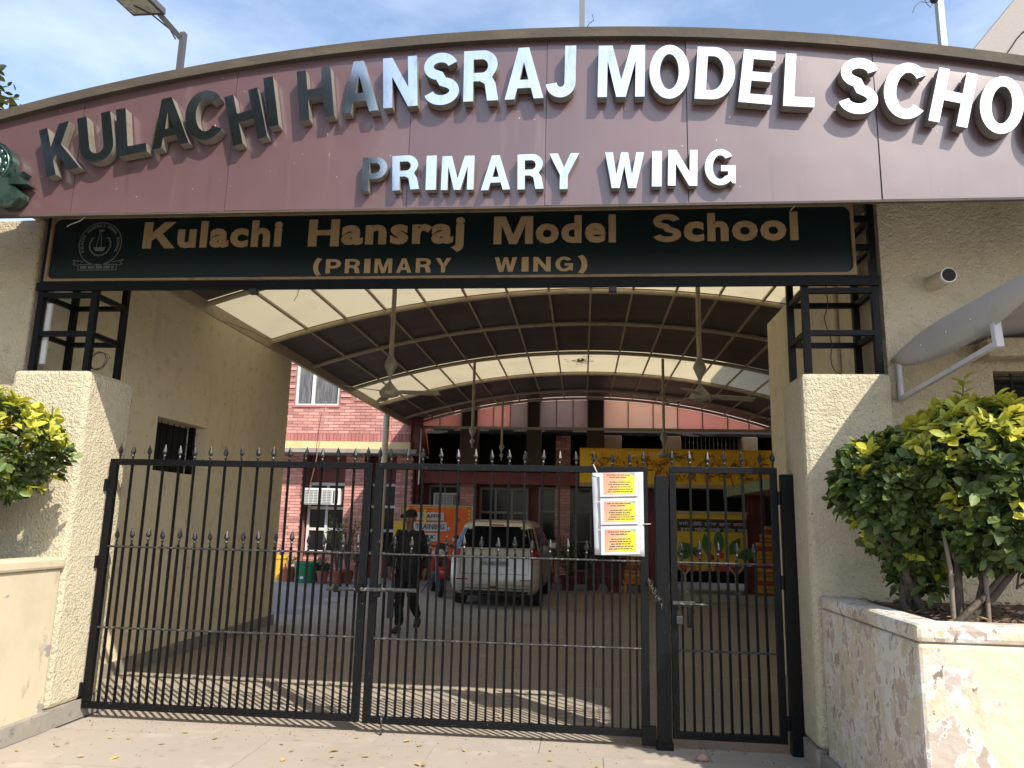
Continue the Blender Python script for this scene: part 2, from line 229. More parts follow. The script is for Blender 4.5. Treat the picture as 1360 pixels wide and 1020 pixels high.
# ------------------------------------------------------------------ mesh builder
ROOTLOC = {}
class MB:
    def __init__(s): s.v = []; s.f = []
    def add(s, vs, fs):
        o = len(s.v); s.v += [Vector(p) for p in vs]; s.f += [tuple(i + o for i in f) for f in fs]; return s
    def box(s, x0, x1, y0, y1, z0, z1):
        return s.add([(x0, y0, z0), (x1, y0, z0), (x1, y1, z0), (x0, y1, z0), (x0, y0, z1), (x1, y0, z1), (x1, y1, z1), (x0, y1, z1)],
                     [(0, 3, 2, 1), (4, 5, 6, 7), (0, 1, 5, 4), (1, 2, 6, 5), (2, 3, 7, 6), (3, 0, 4, 7)])
    def tube(s, path, r, n=8, r1=None, caps=True):
        path = [Vector(p) for p in path]; N = len(path); rings = []; ref = None
        for i, p in enumerate(path):
            d = (path[min(i + 1, N - 1)] - path[max(i - 1, 0)]).normalized()
            if ref is None: ref = Vector((0, 0, 1)) if abs(d.z) < .9 else Vector((1, 0, 0))
            u = d.cross(ref).normalized(); v = d.cross(u).normalized(); ref = -v if False else ref
            rr = r if r1 is None else r + (r1 - r) * i / max(1, N - 1)
            rings.append([p + (u * cos(2 * pi * k / n) + v * sin(2 * pi * k / n)) * rr for k in range(n)])
        vs = [q for R_ in rings for q in R_]; fs = []
        for i in range(N - 1):
            for k in range(n):
                a = i * n + k; b = i * n + (k + 1) % n; fs.append((a, b, b + n, a + n))
        if caps: fs.append(tuple(range(n))[::-1]); fs.append(tuple(range((N - 1) * n, N * n)))
        fs = [f[::-1] for f in fs]
        return s.add(vs, fs)
    def bar(s, p0, p1, w, d=None):          # rectangular bar between two points
        p0 = Vector(p0); p1 = Vector(p1); d = d or w; t = (p1 - p0).normalized()
        ref = Vector((0, 1, 0)) if abs(t.y) < .9 else Vector((0, 0, 1))
        u = t.cross(ref).normalized() * w / 2; v = t.cross(u).normalized() * d / 2
        vs = [p + a * u + b * v for p in (p0, p1) for a, b in ((-1, -1), (1, -1), (1, 1), (-1, 1))]
        return s.add(vs, [(0, 1, 2, 3), (7, 6, 5, 4), (0, 4, 5, 1), (1, 5, 6, 2), (2, 6, 7, 3), (3, 7, 4, 0)])
    def prism(s, poly, y0, y1):             # polygon in XZ (ccw seen from -Y) pulled along Y
        n = len(poly); vs = [(x, y0, z) for x, z in poly] + [(x, y1, z) for x, z in poly]
        fs = [tuple(range(n)), tuple(range(2 * n - 1, n - 1, -1))]
        for i in range(n): j = (i + 1) % n; fs.append((j, i, i + n, j + n))
        return s.add(vs, fs)
    def prismz(s, poly, z0, z1):            # polygon in XY pulled along Z
        n = len(poly); vs = [(x, y, z0) for x, y in poly] + [(x, y, z1) for x, y in poly]
        fs = [tuple(range(n))[::-1], tuple(range(n, 2 * n))]
        for i in range(n): j = (i + 1) % n; fs.append((i, j, j + n, i + n))
        return s.add(vs, fs)
    def lathe(s, c, prof, n=16):            # profile [(r, z)] from bottom to top
        vs = []; fs = []
        for r, z in prof: vs += [(c[0] + r * cos(2 * pi * k / n), c[1] + r * sin(2 * pi * k / n), c[2] + z) for k in range(n)]
        for i in range(len(prof) - 1):
            for k in range(n):
                a = i * n + k; b = i * n + (k + 1) % n; fs.append((a, b, b + n, a + n))
        fs.append(tuple(range(n))[::-1]); fs.append(tuple(range((len(prof) - 1) * n, len(prof) * n)))
        return s.add(vs, fs)
    def ball(s, c, r, n=10, m=6):
        c = Vector(c); r = Vector(r) if hasattr(r, '__len__') else Vector((r, r, r))
        return s.lathe((0, 0, 0), [(max(1e-4, sin(pi * i / m)), -cos(pi * i / m)) for i in range(m + 1)], n).post(-(m + 1) * n, lambda p: Vector((c.x + p.x * r.x, c.y + p.y * r.y, c.z + p.z * r.z)))
    def post(s, start, fn):
        st = len(s.v) + start
        for i in range(st, len(s.v)): s.v[i] = fn(s.v[i])
        return s
    def quad(s, a, b, c, d): return s.add([a, b, c, d], [(0, 1, 2, 3)])
    def xf(s, mat): s.v = [mat @ p for p in s.v]; return s
    def mesh(s, name, mt, smooth=None, off=Vector((0, 0, 0))):
        me = bpy.data.meshes.new(name); me.from_pydata([p - off for p in s.v], [], s.f)
        if mt: me.materials.append(mt)
        if smooth is not None:
            for p in me.polygons: p.use_smooth = True
            me.set_sharp_from_angle(angle=radians(smooth))
        me.update(); return me
    def build(s, name, mt, parent=None, smooth=None, bevel=0, origin=None):
        off = ROOTLOC.get(parent.name, Vector((0, 0, 0))) if parent else Vector(origin or (0, 0, 0))
        o = bpy.data.objects.new(name, s.mesh(name, mt, smooth, off)); C.objects.link(o)
        if parent: o.parent = parent; ROOTLOC[o.name] = off
        else: o.location = off; ROOTLOC[o.name] = off
        if bevel:
            b = o.modifiers.new('bevel', 'BEVEL'); b.width = bevel; b.segments = 2; b.limit_method = 'ANGLE'
        return o

def tag(o, label, cat, group=None, kind=None):
    if label: o['label'] = label
    if cat: o['category'] = cat
    if group: o['group'] = group
    if kind: o['kind'] = kind
    return o
def thing(name, label, cat, loc, group=None):
    o = bpy.data.objects.new(name, None); C.objects.link(o); o.location = loc; o.empty_display_size = .2
    ROOTLOC[o.name] = Vector(loc); return tag(o, label, cat, group)
def structure(mb, name, mt, parent=None, **k):
    o = mb.build(name, mt, parent, **k); o['kind'] = 'structure'; return o
def piece(me, name, parent, loc, rot=(0, 0, 0), scale=(1, 1, 1)):    # shared-mesh piece at a world place
    o = bpy.data.objects.new(name, me); C.objects.link(o)
    off = ROOTLOC.get(parent.name, Vector((0, 0, 0))) if parent else Vector((0, 0, 0))
    o.location = Vector(loc) - off; o.rotation_euler = rot; o.scale = scale
    if parent: o.parent = parent; ROOTLOC[o.name] = off
    return o
def cutboxes(x0, x1, z0, z1, holes, y0, y1, mb):    # wall slab in XZ with rectangular holes (x0,x1,z0,z1)
    xs = sorted({x0, x1, *[h[0] for h in holes], *[h[1] for h in holes]}); zs = sorted({z0, z1, *[h[2] for h in holes], *[h[3] for h in holes]})
    for i in range(len(xs) - 1):
        for j in range(len(zs) - 1):
            cx = (xs[i] + xs[i + 1]) / 2; cz = (zs[j] + zs[j + 1]) / 2
            if any(h[0] < cx < h[1] and h[2] < cz < h[3] for h in holes): continue
            mb.box(xs[i], xs[i + 1], y0, y1, zs[j], zs[j + 1])
    return mb

# ------------------------------------------------------------------ lettering
def arc(cx, cy, rx, ry, a0, a1, n=14): return [(cx + rx * cos(radians(a0 + (a1 - a0) * i / n)), cy + ry * sin(radians(a0 + (a1 - a0) * i / n))) for i in range(n + 1)]
def stroke(path, wd):
    Lf = []; Rt = []
    for i, p in enumerate(path):
        a = path[max(0, i - 1)]; b = path[min(len(path) - 1, i + 1)]; dx, dy = b[0] - a[0], b[1] - a[1]; l = sqrt(dx * dx + dy * dy)
        nx, ny = -dy / l * wd / 2, dx / l * wd / 2; Lf.append((p[0] + nx, p[1] + ny)); Rt.append((p[0] - nx, p[1] - ny))
    return Lf + Rt[::-1]
GL = {
 'K': [[(0, 0), (.2, 0), (.2, .30), (.30, .42), (.52, 0), (.76, 0), (.44, .57), (.73, 1), (.48, 1), (.2, .58), (.2, 1), (0, 1)]],
 'U': [[(0, 1)] + arc(.35, .33, .35, .345, 180, 360) + [(.70, 1), (.50, 1)] + arc(.35, .335, .15, .165, 360, 180) + [(.2, 1)]],
 'L': [[(0, 0), (.58, 0), (.58, .18), (.2, .18), (.2, 1), (0, 1)]],
 'A': [[(0, 0), (.2, 0), (.26, .21), (.54, .21), (.6, 0), (.8, 0), (.51, 1), (.29, 1)], [(.31, .37), (.49, .37), (.40, .72)]],
 'C': [arc(.39, .5, .39, .51, 40, 320, 30) + arc(.39, .5, .185, .335, 315, 45, 24)],
 'H': [[(0, 0), (.2, 0), (.2, .42), (.52, .42), (.52, 0), (.72, 0), (.72, 1), (.52, 1), (.52, .6), (.2, .6), (.2, 1), (0, 1)]],
 'I': [[(0, 0), (.2, 0), (.2, 1), (0, 1)]],
 'N': [[(0, 0), (.19, 0), (.19, .62), (.52, 0), (.72, 0), (.72, 1), (.53, 1), (.53, .38), (.2, 1), (0, 1)]],
 'S': [stroke(arc(.345, .735, .235, .172, 12, 262, 22) + arc(.355, .262, .25, .172, 82, -168, 22), .185)],
 'R': [[(0, 0), (.2, 0), (.2, .39), (.34, .39), (.44, .33), (.49, 0), (.72, 0), (.66, .34), (.585, .46)] + arc(.40, .715, .30, .285, -42, 90, 12) + [(0, 1)],
       [(.2, .555), (.38, .555)] + arc(.38, .69, .125, .135, -88, 88, 8) + [(.2, .825)]],
 'P': [[(0, 0), (.2, 0), (.2, .36)] + arc(.38, .68, .30, .32, -90, 90, 14) + [(0, 1)], [(.2, .53)] + arc(.36, .68, .13, .15, -90, 90, 10) + [(.2, .83)]],
 'J': [stroke([(.45, 1), (.45, .7), (.45, .32)] + arc(.28, .285, .17, .185, 0, -175, 16), .2)],
 'M': [[(0, 0), (.18, 0), (.18, .7), (.36, 0), (.54, 0), (.72, .7), (.72, 0), (.9, 0), (.9, 1), (.63, 1), (.45, .33), (.27, 1), (0, 1)]],
 'O': [arc(.4, .5, .4, .51, 0, 350, 35), arc(.4, .5, .19, .335, 0, 348, 29)],
 'D': [[(0, 0)] + arc(.32, .5, .40, .5, -90, 90, 20) + [(0, 1)], [(.2, .175)] + arc(.31, .5, .2, .325, -90, 90, 16) + [(.2, .825)]],
 'E': [[(0, 0), (.62, 0), (.62, .17), (.2, .17), (.2, .42), (.57, .42), (.57, .59), (.2, .59), (.2, .83), (.61, .83), (.61, 1), (0, 1)]],
 'G': [arc(.4, .5, .4, .51, 38, 312, 30) + [(.72, .05), (.80, .05), (.80, .55), (.42, .55), (.42, .385), (.61, .385), (.60, .27)] + arc(.4, .5, .19, .335, 312, 46, 24)],
 'Y': [[(.28, 0), (.48, 0), (.48, .4), (.76, 1), (.54, 1), (.38, .6), (.22, 1), (0, 1), (.28, .4)]],
 'W': [[(0, 1), (.19, 0), (.39, 0), (.5, .62), (.61, 0), (.81, 0), (1, 1), (.8, 1), (.70, .36), (.59, 1), (.41, 1), (.30, .36), (.2, 1)]],
 'T': [[(.22, 0), (.42, 0), (.42, .83), (.64, .83), (.64, 1), (0, 1), (0, .83), (.22, .83)]],
 'F': [[(0, 0), (.2, 0), (.2, .41), (.52, .41), (.52, .58), (.2, .58), (.2, .83), (.58, .83), (.58, 1), (0, 1)]],
 '(': [stroke(arc(.42, .5, .3, .68, 125, 235, 14), .17)],
 ')': [stroke(arc(-.2, .5, .3, .68, -55, 55, 14), .17)],
}
def curve_mesh(cv):
    o = bpy.data.objects.new('tmp', cv); C.objects.link(o); dg = bpy.context.evaluated_depsgraph_get()
    me = bpy.data.meshes.new_from_object(o.evaluated_get(dg)); bpy.data.objects.remove(o); bpy.data.curves.remove(cv); return me
def glyph(ch, depth=1.0):
    """unit glyph mesh data as MB: x 0..1, z 0..1 after scaling to its box, y -0.5..0.5 (front at -0.5)"""
    cv = bpy.data.curves.new('g', 'CURVE'); cv.dimensions = '2D'; cv.fill_mode = 'BOTH'; cv.extrude = 0.5
    for lp in GL[ch]:
        sp = cv.splines.new('POLY'); sp.points.add(len(lp) - 1); sp.use_cyclic_u = True
        for i, (x, y) in enumerate(lp): sp.points[i].co = (x, y, 0, 1)
    return fit_unit(curve_mesh(cv))
def fit_unit(me):
    xs = [v.co.x for v in me.vertices]; ys = [v.co.y for v in me.vertices]; zs = [v.co.z for v in me.vertices]
    x0, x1, y0, y1 = min(xs), max(xs), min(ys), max(ys); dz = max(1e-6, max(zs) - min(zs))
    b = MB(); b.add([((v.co.x - x0) / (x1 - x0), -v.co.z / dz, (v.co.y - y0) / (y1 - y0)) for v in me.vertices], [tuple(p.vertices) for p in me.polygons])
    bpy.data.meshes.remove(me); return b
def bftext(s, offset=0.0, sp=1.0):
    cv = bpy.data.curves.new('t', 'FONT'); cv.body = s; cv.offset = offset; cv.extrude = 0.01; cv.resolution_u = 3; cv.space_character = sp; cv.fill_mode = 'BOTH'
    return fit_unit(curve_mesh(cv))
def put(b, x0, x1, z0, z1, yf, dep):       # place unit text in a world rectangle, front face at yf
    return b.xf(Matrix(((x1 - x0, 0, 0, x0), (0, dep, 0, yf + dep / 2), (0, 0, z1 - z0, z0), (0, 0, 0, 1))))

def unproj(px, Y):                          # measured photo pixel -> point on a wall at distance Y (used once, to read off sizes)
    d = RT * ((px[0] - 680) / 984.82) + UP * (-(px[1] - 510) / 984.82) + FW
    t = Y / d.y; return Vector((0, 0, 1.6)) + d * t

# ================================================================== GROUND
structure(MB().quad((-150, -150, -.03), (150, -150, -.03), (150, 200, -.03), (-150, 200, -.03)), 'ground', m_ground)
structure(MB().box(-13, -4.62, 11.3, 21.0, -.028, -.004), 'yard', m_yard)
drive = structure(MB().box(-5.2, 6.5, -4.0, 20.0, -.026, -.012), 'driveway', m_ground)
slab_me = MB().box(-.598, .598, -.372, .372, -.02, 0).mesh('paving_slab', m_slab)
for j in range(21):
    y = 2.6 + .75 * j + .372
    for i in range(9):
        x = -4.0 + 1.2 * i + (0.45 if j % 2 else 0) - .5
        if y > 6.0 or (-3.9 < x < 2.1 and True) or y < 5.5:
            if x + .6 > 6 or (y > 11.4 and x < -4.6): continue
            piece(slab_me, 'paving_slab', drive, (x, y, rng.uniform(-.002, .001)), (0, 0, 0))

# ================================================================== GATE PIERS AND WALLS
def roughen(o, lvl=0): return o
# left pier with its front wall
pl = thing('gate_pier', 'cream rough-cast gate pier left of the gate, bush in front of it', 'gate pier', (-4.3, 5.5, 0), 'gate piers')
MB().box(-4.61, -3.95, 5.5, 6.12, .14, 2.72).build('shaft', m_stucco, pl, bevel=.035)
MB().box(-4.60, -3.935, 5.52, 6.13, 0, .14).build('skirting', m_plinth, pl)
pr = thing('gate_pier', 'cream rough-cast gate pier right of the wicket gate, half sunlit', 'gate pier', (1.9, 5.5, 0), 'gate piers')
MB().box(1.59, 2.22, 5.5, 6.05, .14, 2.72).build('shaft', m_stucco, pr, bevel=.035)
MB().box(1.575, 2.21, 5.53, 6.06, 0, .14).build('skirting', m_plinth, pr)
# tall front walls behind the piers
fwl = thing('front_wall', 'shaded cream front wall at the left edge, above the left bush', 'wall', (-6.2, 5.6, 0), 'front walls')
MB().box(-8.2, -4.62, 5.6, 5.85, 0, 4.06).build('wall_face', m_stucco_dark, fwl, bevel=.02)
fwr = thing('front_wall', 'shaded tan rough-cast front wall at right, with a pipe spout and barred window', 'wall', (4.2, 5.6, 0), 'front walls')
wh = (2.97, 3.62, 2.42, 2.76)
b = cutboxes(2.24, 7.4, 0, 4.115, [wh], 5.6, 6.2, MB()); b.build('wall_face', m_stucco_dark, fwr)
MB().box(2.97, 3.62, 5.95, 5.98, 2.42, 2.76).build('window_pane', m_dark, fwr)
g = MB()
for i in range(6): g.box(2.99 + .12 * i, 3.0 + .12 * i, 5.64, 5.652, 2.43, 2.75)
for i in range(9): g.box(2.975, 3.615, 5.655, 5.662, 2.44 + .036 * i, 2.446 + .036 * i)
g.build('window_grille', m_gantry, fwr)
MB().box(2.86, 3.9, 5.42, 5.598, 2.83, 2.97).build('window_ledge', m_stucco_dark, fwr, bevel=.02)
spo = MB().tube([(2.60, 5.62, 3.425), (2.625, 5.42, 3.425)], .058, 22).build('pipe_spout', m_stucco, fwr, smooth=40)
MB().tube([(2.625, 5.419, 3.425), (2.626, 5.395, 3.425)], .056, 22).build('pipe_rim', m_whitef, spo, smooth=40)
MB().tube([(2.626, 5.394, 3.425), (2.626, 5.392, 3.425)], .048, 22).build('pipe_mouth', m_dark, spo)

# inner side walls of the driveway
swl = thing('side_wall', 'cream side wall along the left of the driveway with a small dark window', 'wall', (-4.75, 8.8, 0), 'driveway side walls')
def wall_x(mb, x0, x1, ya, yb, z0, z1, holes):     # slab in YZ with holes (ya,yb,z0,z1)
    ys = sorted({ya, yb, *[h[0] for h in holes], *[h[1] for h in holes]}); zs = sorted({z0, z1, *[h[2] for h in holes], *[h[3] for h in holes]})
    for i in range(len(ys) - 1):
        for j in range(len(zs) - 1):
            cy = (ys[i] + ys[i + 1]) / 2; cz = (zs[j] + zs[j + 1]) / 2
            if any(h[0] < cy < h[1] and h[2] < cz < h[3] for h in holes): continue
            mb.box(x0, x1, ys[i], ys[i + 1], zs[j], zs[j + 1])
    return mb
wall_x(MB(), -4.95, -4.65, 6.13, 11.23, .14, 4.04, [(7.68, 8.78, 2.06, 2.65)]).build('wall_face', m_smoothwall, swl)
MB().box(-4.94, -4.625, 7.0, 11.25, 0, .14).build('skirting', m_plinth, swl)
MB().box(-4.92, -4.90, 7.7, 8.76, 2.07, 2.64).build('window_pane', m_dark, swl)
g = MB()
for i in range(8): g.box(-4.80, -4.79, 7.74 + .13 * i, 7.75 + .13 * i, 2.07, 2.64)
for i in range(4): g.box(-4.788, -4.782, 7.69, 8.77, 2.14 + .14 * i, 2.15 + .14 * i)
g.build('window_grille', m_gantry, swl)
for a, c in ((7.68, 7.74), (8.72, 8.78)): MB().box(-4.86, -4.80, a, c, 2.06, 2.65).build('window_frame', m_gantry, swl)
cpts = []
for p in ((298, 427), (312, 431), (322, 436), (336, 440), (350, 449), (362, 450), (374, 456)):
    d_ = RT * ((p[0] - 680) / 984.82) + UP * (-(p[1] - 510) / 984.82) + FW; cpts.append(Vector((0, 0, 1.6)) + d_ * (-4.648 / d_.x))
MB().tube(cpts, .004, 4).build('crack', m_plinth, swl)
swr = thing('side_wall', 'plain cream side wall on the right behind the lattice tower', 'wall', (2.35, 7.6, 0), 'driveway side walls')
MB().box(2.25, 2.55, 6.21, 9.1, 0, 4.06).build('wall_face', m_smoothwall, swr)
MB().tube([(2.235, 6.6, 2.6), (2.235, 6.6, 4.1)], .018, 8).build('conduit', m_rib, swr)

# ------------------------------------------------------------------ planters
def planter(name, label, poly_out, ztop, mt, capm, soil_poly, off, cap=.085, sk=.13):
    t = thing(name, label, 'planter', (sum(p[0] for p in poly_out) / len(poly_out), sum(p[1] for p in poly_out) / len(poly_out), 0), 'planters beside the gate')
    MB().prismz(poly_out, 0, ztop - cap).build('planter_wall', mt, t, bevel=.02)
    return t
plL = planter('planter', 'smooth cream raised planter at the left edge, in front of left pier', [(-8, 2.6), (-3.96, 2.6), (-3.96, 5.49), (-8, 5.49)], 1.255, m_planter, None, None, 0)
def caprim(x0, x1, y0, y1, z0, z1, wd, sides):
    r = MB()
    if 'E' in sides: r.box(x1 - wd, x1, y0, y1, z0, z1)
    if 'W' in sides: r.box(x0, x0 + wd, y0, y1, z0, z1)
    if 'S' in sides: r.box(x0 + (wd if 'W' in sides else 0), x1 - (wd if 'E' in sides else 0), y0, y0 + wd, z0, z1)
    return r
caprim(-8, -3.935, 2.57, 5.495, 1.17, 1.255, .2, 'ES').build('cap', m_planter, plL, bevel=.02)
MB().box(-7.99, -4.14, 2.78, 5.495, 1.168, 1.215).build('soil', m_soil, plL)
MB().box(-8, -3.925, 2.55, 5.51, 0, .135).build('skirting', m_plinth, plL, bevel=.006)
plR = planter('planter', 'raised planter right of the gate with badly peeling white paint', [(1.64, 3.98), (7, 3.98), (7, 5.49), (1.64, 5.49)], 1.15, m_peel, None, None, 0, cap=.09)
MB().prismz([(1.632, 3.97), (7, 3.97), (7, 4.17), (1.832, 4.17), (1.832, 5.495), (1.632, 5.495)], 1.062, 1.15).build('cap', m_peel2, plR, bevel=.026)
MB().box(1.82, 6.99, 4.16, 5.59, 1.058, 1.115).build('soil', m_soil, plR)
MB().box(1.60, 1.64, 3.94, 5.53, 0, .12).build('skirting', m_plinth, plR, bevel=.006)
lt = MB()
for i in range(900):
    x = rng.uniform(1.84, 3.6); y = rng.uniform(4.18, 5.45); a = rng.uniform(0, 6.3); s_ = rng.uniform(.015, .035); h = 1.12 + rng.uniform(0, .03)
    u = Vector((cos(a), sin(a), rng.uniform(-.4, .4))) * s_; v = Vector((-sin(a), cos(a), rng.uniform(-.4, .4))) * s_ * .5; c0 = Vector((x, y, h))
    lt.add([c0 - u, c0 - v, c0 + u, c0 + v], [(0, 1, 2, 3)])
lo = lt.build('leaf_litter', m_litter, plR); lo['kind'] = 'stuff'

# ================================================================== ARCHED SIGN
AX = lambda x: 5.06 - (x + .4) ** 2 / 31.0
arch = thing('arched_sign', 'maroon arched gate sign with raised steel letters for the school name', 'sign', (-.6, 4.9, 3.73))
xs_p = [-6.2, -4.75, -3.74, -2.56, -1.24, -.27, .70, 1.95, 3.05, 4.2, 5.4]
YP = 4.77
for i in range(len(xs_p) - 1):
    a, c = xs_p[i] + .002, xs_p[i + 1] - .002
    top = [(a + (c - a) * k / 8, AX(a + (c - a) * k / 8) - .05) for k in range(9)]
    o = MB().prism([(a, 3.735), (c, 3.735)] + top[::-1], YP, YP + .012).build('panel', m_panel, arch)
    o.rotation_euler = (0, 0, 0)
    # sheets are not perfectly coplanar: tilt each a touch about its own middle
    tz = rng.uniform(-.4, .4); tx = rng.uniform(-.15, .2)
    cpt = Vector(((a + c) / 2 + .6, YP - 4.9, .6))
    R_ = Euler((radians(tx), 0, radians(tz))).to_matrix()
    o.rotation_euler = (radians(tx), 0, radians(tz)); o.location = cpt - R_ @ cpt
topc = [(-6.2 + 11.6 * k / 60) for k in range(61)]
MB().prism([(x, AX(x) - .075) for x in topc] + [(x, AX(x)) for x in topc[::-1]], YP - .05, YP + .42).build('rim', m_rim, arch)
MB().prism([(-6.2, 4.02), (5.4, 4.02)] + [(x, AX(x) - .078) for x in topc[::-1]], YP + .03, YP + .36).build('backing', m_rim, arch)
MB().box(-6.2, 5.4, YP - .003, YP + .03, 3.718, 3.7335).build('bottom_trim', m_rim, arch)
for x in (-4.7, -3.0, -1.2, .6, 2.6): MB().box(x - .03, x + .03, YP + .36, 5.545, 4.12, 4.17).build('support_arm', m_gantry, arch)

letters = [ # char, bottom centre px, top centre px, width px
 ('K', (83.9, 228.3), (72.7, 166.4), 42), ('U', (130.2, 214.7), (124.4, 152.2), 44), ('L', (175.9, 204.6), (172.5, 142), 37), ('A', (226.2, 194.1), (221.5, 130.2), 48),
 ('C', (270.5, 186), (268.8, 120.7), 47), ('H', (332.4, 187.7), (319.6, 122.4), 45), ('I', (363.5, 167.4), (356, 102.5), 13), ('H', (421, 157.2), (416.3, 91.3), 45),
 ('A', (477.7, 148.8), (476.4, 81.2), 49), ('N', (531.8, 142), (531.2, 75.8), 45), ('S', (586.3, 139.3), (586.3, 70), 46), ('R', (638.4, 133.9), (639.4, 67), 46),
 ('A', (695.9, 131.2), (695.9, 63.2), 51), ('J', (744.2, 129.2), (745.9, 60.9), 39), ('M', (824.7, 128.5), (826, 60.2), 62), ('O', (889, 131), (889, 59.5), 53),
 ('D', (948.4, 131.9), (952.4, 62.6), 52), ('E', (1002.5, 137), (1009.9, 67), 44), ('L', (1060.6, 141.4), (1064, 71.7), 41), ('S', (1138.4, 151.2), (1144.2, 77.1), 52),
 ('C', (1197.6, 157.3), (1205.4, 83.2), 55), ('H', (1258.8, 164.7), (1273, 94), 52), ('O', (1326.8, 177.5), (1334.6, 101.5), 58), ('O', (1391, 192), (1403, 116), 58), ('L', (1452, 208), (1464, 132), 46),
 ('P', (495.7, 253.6), (498.4, 209), 33), ('R', (538.6, 252), (538.6, 206.3), 35), ('I', (571.9, 252), (573.4, 206.6), 13.5), ('M', (607, 252), (608.9, 207), 43),
 ('A', (658, 252), (658.6, 206.3), 38.5), ('R', (704.6, 251), (704.6, 204.6), 34.5), ('Y', (748.6, 251), (749.4, 203.6), 40), ('W', (828.6, 249.6), (829.6, 202.2), 52),
 ('I', (872.2, 247.6), (872.7, 200.5), 13), ('N', (906.5, 246.5), (907, 199), 39), ('G', (956.5, 245.9), (956.7, 197.8), 41)]
for i, (ch, pb, pt, wp) in enumerate(letters):
    dep = .075 if i < 25 else .055
    yf = YP - dep - .012
    B = unproj(pb, yf); T = unproj(pt, yf)
    mid = ((pb[0] + pt[0]) / 2, (pb[1] + pt[1]) / 2)
    W = (unproj((mid[0] + wp / 2, mid[1]), yf) - unproj((mid[0] - wp / 2, mid[1]), yf)).length
    up = T - B; H = up.length; up.normalize(); rt = Vector((up.z, 0, -up.x))
    g = glyph(ch)
    mat = Matrix.Identity(4)
    for r in range(3): mat[r][0] = rt[r] * W; mat[r][2] = up[r] * H; mat[r][1] = (0, dep, 0)[r]; mat[r][3] = (B - rt * W / 2)[r]
    mat[1][3] = yf + dep / 2
    g.xf(mat)
    o = g.build('letter', m_letter, arch, smooth=30)
    o.data.materials.append(m_letter2)
    for p in o.data.polygons:
        if abs(p.normal.y) < .5: p.material_index = 1
    # faces lean a little differently, as hand-fixed letters do
    bv = o.modifiers.new('bevel', 'BEVEL'); bv.width = .004; bv.segments = 1; bv.limit_method = 'ANGLE'
# crest at the left end, cut off by the picture edge
em = thing('crest_emblem', 'dark green metal crest emblem with ribbon at the left end of the arch', 'emblem', (-4.6, 4.66, 3.9))
ec = unproj((-20, 218), 4.68)
ring = [(ec.x + .215 * cos(a * pi / 24), ec.z + .19 * sin(a * pi / 24)) for a in range(48)]
MB().prism(ring, 4.68, 4.755).build('disc', m_emblem, em, smooth=30)
for r_ in (.19, .125): MB().tube([(ec.x + r_ * cos(k * pi / 20), 4.678, ec.z + r_ * .885 * sin(k * pi / 20)) for k in range(41)], .007, 6).build('relief_ring', m_emblem, em, smooth=60)
for k in range(16): a_ = k * pi / 8; MB().ball((ec.x + .155 * cos(a_), 4.68, ec.z + .137 * sin(a_)), (.016, .008, .022), 8, 6).build('relief_letter', m_emblem, em, smooth=60)
rib = [unproj(p, 4.675) for p in ((-40, 262), (0, 274), (16, 272), (27, 262), (29, 256), (21, 249), (12, 245), (38, 245), (27, 234), (32, 228), (10, 236), (-20, 240))]
MB().prism([(p.x, p.z) for p in rib][::1], 4.665, 4.755).build('ribbon', m_emblem, em)

# ================================================================== STEEL GANTRY AND NAME BOARD
gan = thing('steel_gantry', 'black steel lattice gantry standing on both piers and carrying the dark name board', 'gantry', (-1.2, 5.8, 2.72))
for (xa, xb) in ((-4.53, -4.055), (1.67, 2.18)):
    for x in (xa, xb):
        for y in (5.6, 6.0): MB().box(x - .025, x + .025, y - .022, y + .022, 2.69, 4.12).build('leg', m_gantry, gan)
    for z in (3.045, 3.375, 3.72, 3.95):
        for y in (5.6, 6.0): MB().box(xa + .025, xb - .025, y - .02, y + .02, z - .02, z + .02).build('crossbar', m_gantry, gan)
        for x in (xa, xb): MB().box(x - .02, x + .02, 5.622, 5.978, z - .02, z + .02).build('crossbar', m_gantry, gan)
MB().box(-4.56, 2.21, 5.55, 5.575, 3.405, 3.478).build('bottom_beam', m_gantry, gan)
MB().box(-4.56, 2.21, 5.58, 5.63, 4.12, 4.17).build('top_beam', m_gantry, gan)
for x in (-2.66, .22): MB().box(x - .03, x + .03, 5.52, 5.57, 3.36, 3.40).build('clamp', m_blackpl, gan)
bd = thing('name_board', 'dark green school name board with dull gold lettering under the arch', 'sign board', (-1.2, 5.56, 3.48))
BX0, BX1, BZ0, BZ1 = -4.50, 2.045, 3.485, 4.06
MB().box(BX0, BX1, 5.565, 5.60, BZ0, BZ1).build('board', m_green, bd)
fr = MB()
fr.box(BX0, BX1, 5.545, 5.564, BZ0, BZ0 + .02).box(BX0, BX1, 5.545, 5.564, BZ1 - .02, BZ1).box(BX0, BX0 + .022, 5.545, 5.564, BZ0 + .02, BZ1 - .02).box(BX1 - .022, BX1, 5.545, 5.564, BZ0 + .02, BZ1 - .02)
for sx, cx in ((1, BX0 + .022), (-1, BX1 - .022)):
    for sz, cz in ((1, BZ0 + .02), (-1, BZ1 - .02)):
        r_ = .06; pts = [(cx, cz)] + [(cx + sx * (r_ - r_ * sin(k * pi / 12)), cz + sz * (r_ - r_ * cos(k * pi / 12))) for k in range(7)]
        if sx * sz > 0: pts = pts[::-1]
        fr.prism(pts, 5.548, 5.564)
fr.build('border', M('faded_border', (0.24, 0.16, 0.085), .6, var=[(6, (.15, .10, .055), .5, .7)]), bd)
